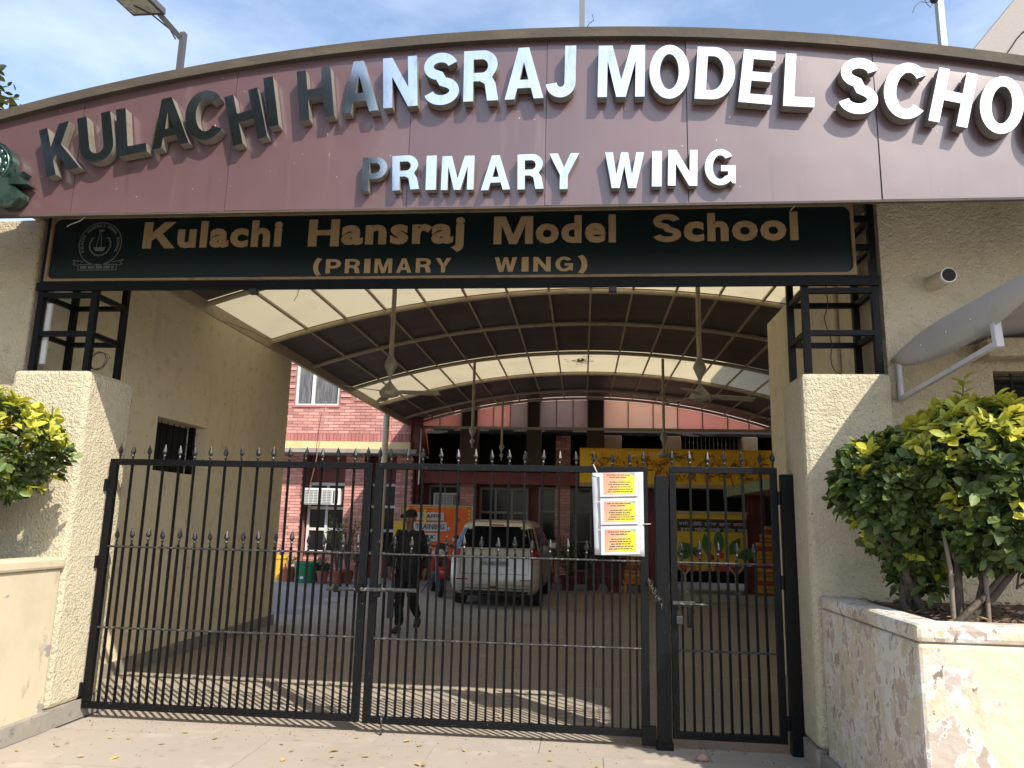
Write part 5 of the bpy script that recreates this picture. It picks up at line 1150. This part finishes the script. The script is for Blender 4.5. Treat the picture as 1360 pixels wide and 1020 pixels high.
# ================================================================== LIGHTS ON THE ARCH
fl = thing('floodlight', 'square floodlight on a bent arm above the left of the arch', 'floodlight', (-3.1, 4.9, 4.83))
pa = unproj((240, 43), 4.9); 
MB().box(-3.125, -3.085, 4.88, 4.92, 4.80, 5.27).build('pole', m_lamp, fl)
MB().bar((-3.12, 4.9, 5.22), (-3.27, 4.62, 5.38), .04).build('arm', m_lamp, fl)
quad = [unproj(p, 4.55) for p in ((170, 5), (211, 0), (228, 20), (192, 23))]
c0 = sum(quad, Vector()) / 4
e1 = Vector((-.26, -.10, .03)).normalized() ; hd = MB()
Q = [Vector((-3.51, 4.38, 5.345)), Vector((-3.25, 4.38, 5.345)), Vector((-3.15, 4.72, 5.295)), Vector((-3.41, 4.72, 5.295))]
nrm = Vector((0, -.1, 1)).normalized() * .05
hd.add(Q + [p + nrm for p in Q], [(0, 3, 2, 1), (4, 5, 6, 7), (0, 1, 5, 4), (1, 2, 6, 5), (2, 3, 7, 6), (3, 0, 4, 7)])
ho = hd.build('head', m_lamp, fl, bevel=.006)
cq = sum(Q, Vector()) / 4
MB().add([cq + (p - cq) * .84 - nrm * .06 for p in Q], [(0, 3, 2, 1)]).build('lens', m_lens, ho)
fins = MB()
for k in range(6): a = Q[0].lerp(Q[3], .15 + .14 * k) + nrm; b2 = Q[1].lerp(Q[2], .15 + .14 * k) + nrm; fins.bar(a + Vector((.03, 0, .015)), b2 + Vector((-.03, 0, .015)), .012, .03)
fins.build('fin', m_lamp, ho)
MB().tube([(-3.42, 4.6, 5.36), (-3.33, 4.62, 5.30), (-3.25, 4.7, 5.29), (-3.17, 4.82, 5.25), (-3.14, 4.86, 5.19)], .006, 5).build('cable', m_wire, fl, smooth=60)
mp_ = thing('light_pole', 'thin grey pole rising above the middle of the arch', 'pole', (-.025, 4.9, 5.0), 'poles on the arch')
MB().box(-.045, -.005, 4.88, 4.92, 5.0, 6.1).build('shaft', m_pole, mp_)
MB().box(-.10, .05, 4.66, 4.95, 6.1, 6.14).build('lamp_head', m_lamp, mp_)
MB().tube([(0, 4.89, 5.15), (.03, 4.88, 5.2), (.06, 4.88, 5.22), (.05, 4.88, 5.27)], .003, 5).build('cable', m_wire, mp_)
rp_ = thing('light_pole', 'pale square pole with a dark box and loose wires above the right of the arch', 'pole', (2.49, 4.9, 4.8), 'poles on the arch')
MB().box(2.462, 2.502, 4.88, 4.93, 4.78, 5.9).build('shaft', m_poleg, rp_)
MB().ball((2.435, 4.87, 5.27), (.03, .03, .03), 10, 6).build('box', m_blackpl, rp_)
for k, pts in enumerate((((2.43, 4.87, 5.26), (2.38, 4.86, 5.24), (2.33, 4.85, 5.24), (2.29, 4.84, 5.2), (2.27, 4.84, 5.15)), ((2.43, 4.87, 5.26), (2.38, 4.86, 5.27), (2.35, 4.86, 5.33), (2.33, 4.86, 5.4)), ((2.43, 4.87, 5.25), (2.40, 4.86, 5.2), (2.37, 4.86, 5.24), (2.36, 4.85, 5.3)))): MB().tube(pts, .003, 5).build('cable', m_wire, rp_, smooth=60)
# grey building beyond, upper right
gb = thing('far_building', 'plain grey rendered building with a slanting parapet at upper right', 'building', (8, 9.5, 0))
a1, a2 = unproj((1293, 66), 9), unproj((1347, 0), 9); dx = (a2 - a1)
MB().prism([(a1.x - dx.x * 2.0, 0), (14, 0), (14, a2.z + 4), (a2.x + dx.x * 4, a2.z + dx.z * 4), (a1.x - dx.x * 2, a1.z - dx.z * 2)], 9.0, 15).build('wall', m_concrete, gb)
cp = [unproj(p, 8.99) for p in ((1338, 70), (1345, 60), (1350, 52), (1358, 43), (1366, 38))]
MB().tube(cp, .008, 4).build('crack', m_dark, gb)

# ================================================================== POTS AND BINS
def pot(label, x, y, r_, h, mt, plant=None, seed=1, group='potted plants by the left wing'):
    t = thing('plant_pot', label, 'plant pot', (x, y, 0), group)
    MB().lathe((x, y, 0), [(r_ * .68, 0), (r_ * .95, h * .85), (r_ * 1.08, h * .86), (r_ * 1.08, h), (r_ * .92, h), (r_ * .9, h * .93)], 14).build('pot', mt, t, smooth=40)
    if plant:
        rr = random.Random(seed); f = MB(); st = MB()
        for k in range(plant[0]):
            a = rr.uniform(0, 6.3); e = Vector((x + cos(a) * plant[2] * rr.uniform(.2, 1), y + sin(a) * plant[2] * rr.uniform(.2, 1), h + plant[1] * rr.uniform(.45, 1))); st.tube([(x, y, h * .9), Vector((x, y, h)).lerp(e, .5), e], .008, 4, .003)
            for q in range(6): leaf_into(f, e - Vector((0, 0, .04 * q)) + Vector((rr.gauss(0, .03), rr.gauss(0, .03), 0)), Vector((rr.gauss(0, 1), rr.gauss(0, 1), rr.gauss(.3, .6))), Vector((0, 0, 1)), plant[3])
        st.build('stem', m_bark, t); o = f.build('foliage', plant[4], t, smooth=60)
pot('orange terracotta pot by the left wall end, behind the left gate leaf', -7.35, 18.6, .20, .34, m_terra, (8, .3, .15, .09, m_leafmid), 1)
pot('terracotta pot with a pale bushy plant before the sunlit window', -6.02, 18.3, .17, .30, m_terra, (26, 1.35, .35, .10, m_leafmid), 2)
pot('red clay pot with a tall feathery plant before the brick pillar', -5.85, 18.6, .18, .32, m_terra, (30, 1.25, .3, .09, m_leafmid), 3)
pot('small terracotta pot with low dark leaves beside the blue tub', -6.35, 18.25, .15, .30, m_terra, (10, .28, .2, .10, m_leafdark), 4)
pot('terracotta pot with a leafy plant beside the gate stile', -5.48, 18.5, .17, .32, m_terra, (14, .42, .26, .10, m_leafmid), 5)
pot('yellow plastic pot at the far left end of the row', -7.72, 18.9, .17, .62, m_yellowpot, (6, .2, .12, .08, m_leafdark), 6)
pot('blue plastic tub between the green bin and the clay pots', -6.55, 18.75, .19, .42, m_blue, (6, .15, .1, .08, m_leafdark), 7)
gbn = thing('green_bin', 'round green plastic bin with a white mark among the pots', 'bin', (-6.83, 18.4, 0))
MB().lathe((-6.83, 18.4, 0), [(.24, 0), (.29, .44), (.315, .45), (.315, .5), (.28, .5), (.27, .46)], 18).build('tub', m_greenbin, gbn, smooth=40)
MB().prism([(-6.83 + .05 * cos(k * pi / 6), .13 + .035 * sin(k * pi / 6)) for k in range(12)], 18.125, 18.14).build('mark', m_white, gbn)
for i, (x, y, s_) in enumerate(((-.35, 18.6, 11), (.25, 18.9, 12), (.75, 18.5, 13), (-.9, 19.2, 14))):
    pot(('dark red pot with a dense dark shrub right of the car', 'dark red pot with a spreading shrub behind the lower gate bars', 'dark red pot with a shrub beside the orange block stack', 'dark red pot half hidden by the car')[i], x, y, .2, .34, m_maroon, (26, .8, .38, .12, m_leafdark), s_, 'potted shrubs right of the car')
cord = wire('cord', 'thin tan cord running from the air conditioner up to the canopy', [unproj((409, 655), 19.8), unproj((420, 610), 19.3), unproj((429, 560), 19.2), unproj((433, 535), 19.2)], .012, m_wirebrown, 'cord')

# ================================================================== CAR
car = thing('parked_car', 'pale silver beige family car parked tail to the gate', 'car', (-1.66, 14.3, 0))
CM = Matrix.Translation((-1.66, 14.3, 0)) @ Matrix.Rotation(radians(-1.5), 4, 'Z')
lv = [ # z, yr, yf, half width, corner radius
 (.24, .14, 4.05, .76, .22), (.32, .03, 4.16, .82, .22), (.46, -.02, 4.22, .85, .22), (.58, .0, 4.22, .857, .2), (.75, .03, 4.18, .86, .2), (.90, .05, 4.05, .855, .2), (1.0, .07, 3.75, .845, .2), (1.06, .10, 3.4, .825, .2),
 (1.2, .17, 3.1, .78, .2), (1.35, .25, 2.85, .735, .2), (1.48, .33, 2.6, .69, .2), (1.56, .42, 2.4, .65, .22), (1.605, .55, 2.2, .59, .25), (1.63, .8, 1.95, .48, .25)]
NR = 40
def outline(z, yr, yf, hw, cr):
    pts = []
    for sx, sy, a0 in ((1, -1, -90), (1, 1, 0), (-1, 1, 90), (-1, -1, 180)):
        for k in range(10):
            a = radians(a0 + 90 * k / 9); cx_ = sx * (hw - cr); cy_ = (yr + cr * .8) if sy < 0 else (yf - cr)
            pts.append((cx_ + cr * cos(a), cy_ + (cr * .8 if sy < 0 else cr) * sin(a), z))
    return pts
vs = []; fs = []
for l in lv: vs += outline(*l)
for i in range(len(lv) - 1):
    for k in range(NR): a = i * NR + k; b2 = i * NR + (k + 1) % NR; fs.append((a, b2, b2 + NR, a + NR))
fs.append(tuple(range(NR))[::-1]); fs.append(tuple(range((len(lv) - 1) * NR, len(lv) * NR)))
MB().add(vs, fs).xf(CM).build('body', m_car, car, smooth=55)
def interp(z):
    for i in range(len(lv) - 1):
        if lv[i][0] <= z <= lv[i + 1][0]:
            t = (z - lv[i][0]) / (lv[i + 1][0] - lv[i][0]); return [p + (q - p) * t for p, q in zip(lv[i], lv[i + 1])]
    return lv[-1]
def rearpatch(x0f, x1f, z0, z1, off, n=8, mz=6, inset=0.0):     # patch on the tail at fractions of half width
    b = MB(); vs = []
    for j in range(mz + 1):
        z = z0 + (z1 - z0) * j / mz; _, yr, yf, hw, cr = interp(z)
        for i in range(n + 1):
            fx = x0f + (x1f - x0f) * i / n; x = fx * hw; ex = max(0, abs(x) - (hw - cr)); y = yr + .8 * cr - .8 * sqrt(max(0, cr * cr - ex * ex)); vs.append((x, y - off, z))
    for j in range(mz):
        for i in range(n): a = j * (n + 1) + i; b.f.append((a, a + 1, a + n + 2, a + n + 1))
    b.v = [Vector(p) for p in vs]; return b.xf(CM)
rearpatch(-.84, .84, 1.10, 1.50, .008).build('rear_window', m_glass, car, smooth=60)
rearpatch(-.985, -.86, 1.07, 1.47, .006).build('quarter_glass', m_bluerefl, car, smooth=60)
rearpatch(.86, .985, 1.07, 1.47, .006).build('quarter_glass', m_glass, car, smooth=60)
rearpatch(-.72, .72, 1.50, 1.565, .06, 8, 2).build('spoiler', m_car, car, smooth=60)
rearpatch(-.2, .2, 1.515, 1.54, .066, 4, 1).build('stop_lamp', m_redl, car)
for s_ in (-1, 1):
    a, c = (.80, .995) if s_ > 0 else (-.995, -.80)
    rearpatch(a, c, .90, 1.07, .010).build('tail_lamp', m_redl, car, smooth=60)
    rearpatch(a, c, .80, .895, .010).build('tail_lamp_lens', m_clearl, car, smooth=60)
    a, c = (.58, .84) if s_ > 0 else (-.84, -.58)
    rearpatch(a, c, .505, .53, .006, 4, 1).build('reflector', m_redl, car)
    a, c = (.755, .762) if s_ > 0 else (-.762, -.755)
    rearpatch(a, c, .62, 1.05, .004, 1, 6).build('tailgate_seam', m_blackpl, car)
rearpatch(-.75, .75, .615, .622, .004, 8, 1).build('tailgate_seam', m_blackpl, car)
rearpatch(-.99, .99, .415, .425, .008, 12, 1).build('bumper_line', m_chrome, car)
rearpatch(-.95, .95, .25, .36, .004, 12, 2).build('bumper_skirt', m_blackpl, car, smooth=60)
rearpatch(-.1, .1, .36, .40, .012, 4, 1).build('fog_lamp', m_redl, car)
rearpatch(-.42, .42, .90, .945, .03, 6, 2).build('plate_garnish', m_car, car, smooth=60)
rearpatch(-.40, .40, .72, .90, .004, 6, 2).build('plate_recess', m_car, car, smooth=60)
po = rearpatch(-.33, .33, .755, .87, .012, 4, 1).build('number_plate', m_paper, car)
q = bftext("DL 8C 5378", .01); put(q, -.24, .24, .785, .845, .012, .003).xf(CM).build('plate_number', m_ink, po)
MB().bar((-.05, .13, 1.12), (.28, .19, 1.22), .012).xf(CM).build('wiper', m_blackpl, car)
for s_ in (-1, 1):      # side glass and door seams
    b = MB(); vs = []
    for j in range(5):
        z = 1.09 + .40 * j / 4; _, yr, yf, hw, cr = interp(z); vs += [(s_ * (hw + .006), yr + .28 + .12 * j / 4, z), (s_ * (hw + .006), yf - .35 - .0 * j, z)]
    for j in range(4): b.f.append((j * 2, j * 2 + 1, j * 2 + 3, j * 2 + 2))
    b.v = [Vector(p) for p in vs]; b.xf(CM).build('side_window', m_glass, car)
    MB().box(s_ * .93 - .07, s_ * .93 + .07, 2.75, 2.83, 1.02, 1.15).xf(CM).build('wing_mirror', m_car, car, bevel=.02)
    for yw in (.75, 3.3):
        w_ = MB(); cx_ = s_ * .76; w_.lathe((0, 0, 0), [(.20, -.1), (.30, -.1), (.315, -.06), (.315, .06), (.30, .1), (.20, .1)], 24).xf(CM @ Matrix.Translation((cx_, yw, .315)) @ Matrix.Rotation(pi / 2, 4, 'Y'))
        wo = w_.build('wheel', m_rubber, car, smooth=40); MB().lathe((0, 0, 0), [(.06, -.08), (.195, -.075), (.195, .075), (.06, .08)], 16).xf(CM @ Matrix.Translation((cx_, yw, .315)) @ Matrix.Rotation(pi / 2, 4, 'Y')).build('rim', m_chrome, wo, smooth=40)
MB().box(-.7, .7, .35, 3.9, .18, .26).xf(CM).build('underbody', m_blackpl, car)
for x in (-.25, .45): MB().tube([(x, .1, .22), (x, .6, .22)], .025, 8).xf(CM).build('exhaust', m_blackpl, car)
for x in (-.3, .3): MB().box(x - .11, x + .11, 1.0, 1.12, .95, 1.35).xf(CM)

# ================================================================== MOTORCYCLE
mc = thing('motorcycle', 'black motorcycle with a red tank parked beside the car, facing the gate', 'motorcycle', (-3.0, 16.0, 0))
MM = Matrix.Translation((-3.0, 16.0, 0)) @ Matrix.Rotation(radians(18), 4, 'Z')   # front at -Y
def mpart(mb, n, mt, sm=45, **k): return mb.xf(MM).build(n, mt, mc, smooth=sm, **k)
for yw in (-.1, 1.2):
    w_ = MB(); w_.lathe((0, 0, 0), [(.22, -.045), (.28, -.05), (.30, 0), (.28, .05), (.22, .045)], 26).xf(Matrix.Translation((0, yw, .30)) @ Matrix.Rotation(pi / 2, 4, 'Y'))
    wo = mpart(w_, 'wheel', m_rubber); r_ = MB(); r_.lathe((0, 0, 0), [(.19, -.03), (.225, -.03), (.225, .03), (.19, .03)], 22)
    for k in range(6): r_.bar((0, 0, 0), (.2 * cos(k * pi / 3), .2 * sin(k * pi / 3), 0), .025)
    r_.xf(MM @ Matrix.Translation((0, yw, .30)) @ Matrix.Rotation(pi / 2, 4, 'Y')).build('rim', m_chrome, wo)
for s_ in (-1, 1): mpart(MB().tube([(s_ * .09, -.1, .30), (s_ * .09, .02, .62), (s_ * .1, .14, .95)], .022, 8), 'fork', m_lamp)
fm = MB(); n2 = 10
for k in range(n2 + 1):
    a = radians(20 + 130 * k / n2); 
    for x in (-.07, 0, .07): fm.v.append(Vector((x, -.1 - .345 * cos(a) * 1, .30 + .345 * sin(a) - (.02 if x else 0))))
for k in range(n2):
    for i in range(2): a = k * 3 + i; fm.f.append((a, a + 1, a + 4, a + 3))
mpart(fm, 'front_mudguard', m_redpaint, 70)
mpart(MB().ball((0, -.02, .90), (.10, .08, .10), 14, 8), 'headlamp', m_chrome); mpart(MB().ball((0, -.06, .90), (.085, .06, .085), 14, 8), 'headlamp_glass', m_clearl)
mpart(MB().prism([(-.13, .88), (.13, .88), (.11, 1.08), (0, 1.13), (-.11, 1.08)], -.01, .07), 'headlamp_cowl', m_blackpl, bevel=.02)
mpart(MB().tube([(-.36, .2, 1.02), (-.2, .1, 1.06), (0, .1, 1.0), (.2, .1, 1.06), (.36, .2, 1.02)], .016, 8), 'handlebar', m_blackpl)
for s_ in (-1, 1):
    mpart(MB().tube([(s_ * .25, .13, 1.05), (s_ * .32, .12, 1.2)], .007, 6), 'mirror_stem', m_blackpl); mpart(MB().ball((s_ * .34, .12, 1.24), (.07, .02, .045), 12, 6), 'mirror', m_blackpl)
    mpart(MB().ball((s_ * .18, 0, .86), (.04, .04, .025), 8, 6), 'indicator', m_clearl)
mpart(MB().ball((0, .42, .88), (.17, .28, .15), 16, 10), 'tank', m_redpaint); mpart(MB().ball((0, .92, .83), (.13, .36, .07), 16, 8), 'seat', m_blackpl)
mpart(MB().ball((0, .5, .45), (.15, .24, .2), 14, 8), 'engine', m_blackpl); mpart(MB().tube([(.12, .3, .35), (.15, .6, .26), (.17, 1.35, .34)], .035, 8), 'exhaust', m_chrome)
for s_ in (-1, 1): mpart(MB().prism([(s_ * .10, .5), (s_ * .22, .55), (s_ * .2, .78), (s_ * .10, .84)][::s_], .2, .42), 'shroud', m_redpaint)
mpart(MB().ball((0, 1.42, .76), (.07, .1, .08), 10, 6), 'tail', m_redpaint); mpart(MB().bar((-.12, .75, .3), (-.3, .82, .01), .02), 'side_stand', m_blackpl)

# ================================================================== MAN
def skin_mesh(name, joints, edges, mt, parent, levels=2, root=0, mat=Matrix.Identity(4), fold=0.0):
    me = bpy.data.meshes.new('tmp'); names = list(joints); me.from_pydata([mat @ Vector(joints[n][0]) for n in names], [(names.index(a), names.index(b)) for a, b in edges], [])
    o = bpy.data.objects.new('tmp', me); C.objects.link(o); sk = o.modifiers.new('skin', 'SKIN'); sk.use_smooth_shade = True
    for i, n in enumerate(names):
        r_ = joints[n][1]; me.skin_vertices[0].data[i].radius = r_ if hasattr(r_, '__len__') else (r_, r_)
        me.skin_vertices[0].data[i].use_root = (i == root)
    ss = o.modifiers.new('sub', 'SUBSURF'); ss.levels = levels; ss.render_levels = levels
    dg = bpy.context.evaluated_depsgraph_get(); nm = bpy.data.meshes.new_from_object(o.evaluated_get(dg)); bpy.data.objects.remove(o); bpy.data.meshes.remove(me)
    off = ROOTLOC[parent.name]
    if fold:       # creases running round the limbs
        for v in nm.vertices:
            c = v.co; q = mnoise.noise(Vector((c.x * 7, c.y * 7, c.z * 17))) + .5 * mnoise.noise(Vector((c.x * 16, c.y * 16, c.z * 34)))
            c += v.normal * fold * (q + .45)
    for v in nm.vertices: v.co -= off
    nm.name = name; nm.materials.clear(); nm.materials.append(mt)
    for p in nm.polygons: p.use_smooth = True
    r_ = bpy.data.objects.new(name, nm); C.objects.link(r_); r_.parent = parent; ROOTLOC[r_.name] = off; return r_
PX, PY = -2.52, 10.92
mn = thing('person', 'man in a dark cap, black jacket and trousers walking towards the gate', 'person', (PX, PY, 0))
PMt = Matrix.Translation((PX, PY, 0)) @ Matrix.Rotation(radians(-4), 4, 'Z')
hand = {}
J = {'pelvis': ((0, 0, .93), (.13, .10)), 'waist': ((0, 0, 1.08), (.13, .09)), 'chest': ((0, .01, 1.27), (.135, .085)), 'neckb': ((0, .01, 1.43), (.075, .07)), 'neck': ((0, -.01, 1.49), .052),
     'jaw': ((0, -.035, 1.535), (.058, .062)), 'head': ((0, -.015, 1.61), (.076, .092)), 'crown': ((0, 0, 1.68), (.066, .08)),
     'shl': ((-.18, .01, 1.40), .062), 'ell': ((-.255, .06, 1.13), .043), 'wrl': ((-.265, -.04, .90), .028), 'hal': ((-.262, -.06, .83), (.04, .02)),
     'shr': ((.18, .01, 1.40), .062), 'elr': ((.25, .07, 1.13), .043), 'wrr': ((.255, .0, .90), .028), 'har': ((.25, -.02, .83), (.04, .02)),
     'hipl': ((-.09, 0, .88), .078), 'knl': ((-.095, -.07, .49), .058), 'anl': ((-.09, -.06, .09), .04), 'tol': ((-.10, -.17, .045), (.03, .02)),
     'hipr': ((.09, 0, .88), .078), 'knr': ((.10, -.10, .50), .058), 'anr': ((.11, .20, .22), .04), 'tor': ((.12, .15, .09), (.03, .02))}
Ed = [('pelvis', 'waist'), ('waist', 'chest'), ('chest', 'neckb'), ('neckb', 'neck'), ('neck', 'jaw'), ('jaw', 'head'), ('head', 'crown'), ('chest', 'shl'), ('shl', 'ell'), ('ell', 'wrl'), ('wrl', 'hal'), ('chest', 'shr'), ('shr', 'elr'), ('elr', 'wrr'), ('wrr', 'har'),
      ('pelvis', 'hipl'), ('hipl', 'knl'), ('knl', 'anl'), ('anl', 'tol'), ('pelvis', 'hipr'), ('hipr', 'knr'), ('knr', 'anr'), ('anr', 'tor')]
for s_, h in (('l', J['hal'][0]), ('r', J['har'][0])):     # five fingers
    hx = -1 if s_ == 'l' else 1
    for k, (dy, ln) in enumerate(((-.03, .075), (-.01, .085), (.01, .08), (.028, .062))):
        J[f'f{s_}{k}a'] = ((h[0], h[1] + dy, h[2] - .035), .009); J[f'f{s_}{k}b'] = ((h[0] - hx * .008, h[1] + dy - .008, h[2] - .035 - ln * .55), .008); J[f'f{s_}{k}c'] = ((h[0] - hx * .03, h[1] + dy - .012, h[2] - .035 - ln), .007)
        Ed += [('ha' + s_, f'f{s_}{k}a'), (f'f{s_}{k}a', f'f{s_}{k}b'), (f'f{s_}{k}b', f'f{s_}{k}c')]
    J[f't{s_}a'] = ((h[0] - hx * .02, h[1] - .04, h[2] + .0), .010); J[f't{s_}b'] = ((h[0] - hx * .03, h[1] - .06, h[2] - .04), .008)
    Ed += [('ha' + s_, f't{s_}a'), (f't{s_}a', f't{s_}b')]
body = skin_mesh('body', J, Ed, m_skin, mn, 2, 0, PMt)
JJ = {'hem': ((0, -.01, .66), (.215, .165)), 'hip': ((0, 0, .90), (.195, .145)), 'waist': ((0, 0, 1.05), (.185, .135)), 'chest': ((0, .01, 1.25), (.185, .135)), 'neckb': ((0, .01, 1.39), (.105, .095)), 'collar': ((0, -.005, 1.465), (.073, .076)),
      'shl': ((-.165, .01, 1.375), (.078, .082)), 'ell': ((-.262, .06, 1.13), .066), 'wrl': ((-.272, -.03, .90), .05), 'shr': ((.165, .01, 1.375), (.078, .082)), 'elr': ((.258, .07, 1.13), .066), 'wrr': ((.262, .0, .90), .05)}
JE = [('hem', 'hip'), ('hip', 'waist'), ('waist', 'chest'), ('chest', 'neckb'), ('neckb', 'collar'), ('chest', 'shl'), ('shl', 'ell'), ('ell', 'wrl'), ('chest', 'shr'), ('shr', 'elr'), ('elr', 'wrr')]
skin_mesh('jacket', JJ, JE, m_jacket, mn, 3, 0, PMt, .016)
TJ = {'pelvis': ((0, 0, .95), (.14, .11)), 'hipl': ((-.09, 0, .84), .11), 'thl': ((-.093, -.035, .66), .094), 'knl': ((-.095, -.07, .49), .07), 'anl': ((-.09, -.05, .085), (.058, .062)), 'hipr': ((.09, 0, .84), .11), 'thr': ((.095, -.05, .66), .094), 'knr': ((.10, -.10, .50), .07), 'anr': ((.112, .20, .205), (.056, .06))}
skin_mesh('trousers', TJ, [('pelvis', 'hipl'), ('hipl', 'thl'), ('thl', 'knl'), ('knl', 'anl'), ('pelvis', 'hipr'), ('hipr', 'thr'), ('thr', 'knr'), ('knr', 'anr')], m_trouser, mn, 3, 0, PMt, .014)
for a, t_ in ((((-.09, -.03, .06)), (-.10, -.22, .04)), ((.11, .23, .19), (.12, .12, .06))):
    skin_mesh('shoe', {'a': (a, (.058, .06)), 'b': (tuple((Vector(a) + Vector(t_)) / 2), (.06, .05)), 'c': (tuple(Vector(t_) + Vector((0, -.03, 0))), (.052, .036))}, [('a', 'b'), ('b', 'c')], m_blackpl, mn, 2, 0, PMt)
q = MB().ball((0, .008, 1.665), (.094, .108, .085), 18, 10)
q.v = [p if p.z > 1.645 else Vector((p.x, p.y, 1.645 + (p.z - 1.645) * .08)) for p in q.v]; q.xf(PMt).build('cap', m_knit, mn, smooth=70)
q = MB().lathe((0, .004, 1.632), [(.090, 0), (.097, .01), (.096, .04), (.092, .045)], 20); q.v = [Vector((p.x, .004 + (p.y - .004) * 1.13, p.z)) for p in q.v]; q.xf(PMt).build('cap_band', m_knit, mn, smooth=60)
q = MB(); q.ball((-.13, .03, 1.64), (.045, .03, .03), 10, 6); q.xf(PMt).build('cap_flap', m_knit, mn, smooth=60)
MB().ball((0, -.118, 1.582), (.016, .022, .028), 8, 6).xf(PMt).build('nose', m_skin, mn, smooth=60)
for x in (-.074, .074): MB().ball((x, -.02, 1.59), (.014, .02, .032), 8, 6).xf(PMt).build('ear', m_skin, mn, smooth=60)
for x in (-.031, .031):
    MB().ball((x, -.098, 1.608), (.013, .008, .007), 8, 6).xf(PMt).build('eye', m_white, mn, smooth=60); MB().ball((x, -.105, 1.608), (.006, .004, .006), 8, 6).xf(PMt).build('iris', m_hair, mn)
    MB().ball((x, -.099, 1.626), (.022, .008, .005), 8, 6).xf(PMt).build('eyebrow', m_hair, mn)
MB().ball((0, -.101, 1.556), (.026, .010, .007), 8, 6).xf(PMt).build('moustache', m_hair, mn); MB().ball((0, -.097, 1.540), (.02, .01, .006), 8, 6).xf(PMt).build('lips', M('lips', (.2, .07, .055), .5), mn)
MB().ball((0, -.062, 1.425), (.03, .022, .04), 10, 6).xf(PMt).build('shirt', m_shirt, mn, smooth=60)
MB().bar((0, -.128, 1.34), (0, -.148, .88), .008, .004).xf(PMt).build('zip', m_rod, mn)
MB().add([(-.24, -.09, 1.33), (-.20, -.10, 1.33), (-.20, -.10, 1.27), (-.24, -.09, 1.27)], [(0, 3, 2, 1)]).xf(PMt).build('sleeve_badge', m_rod, mn)
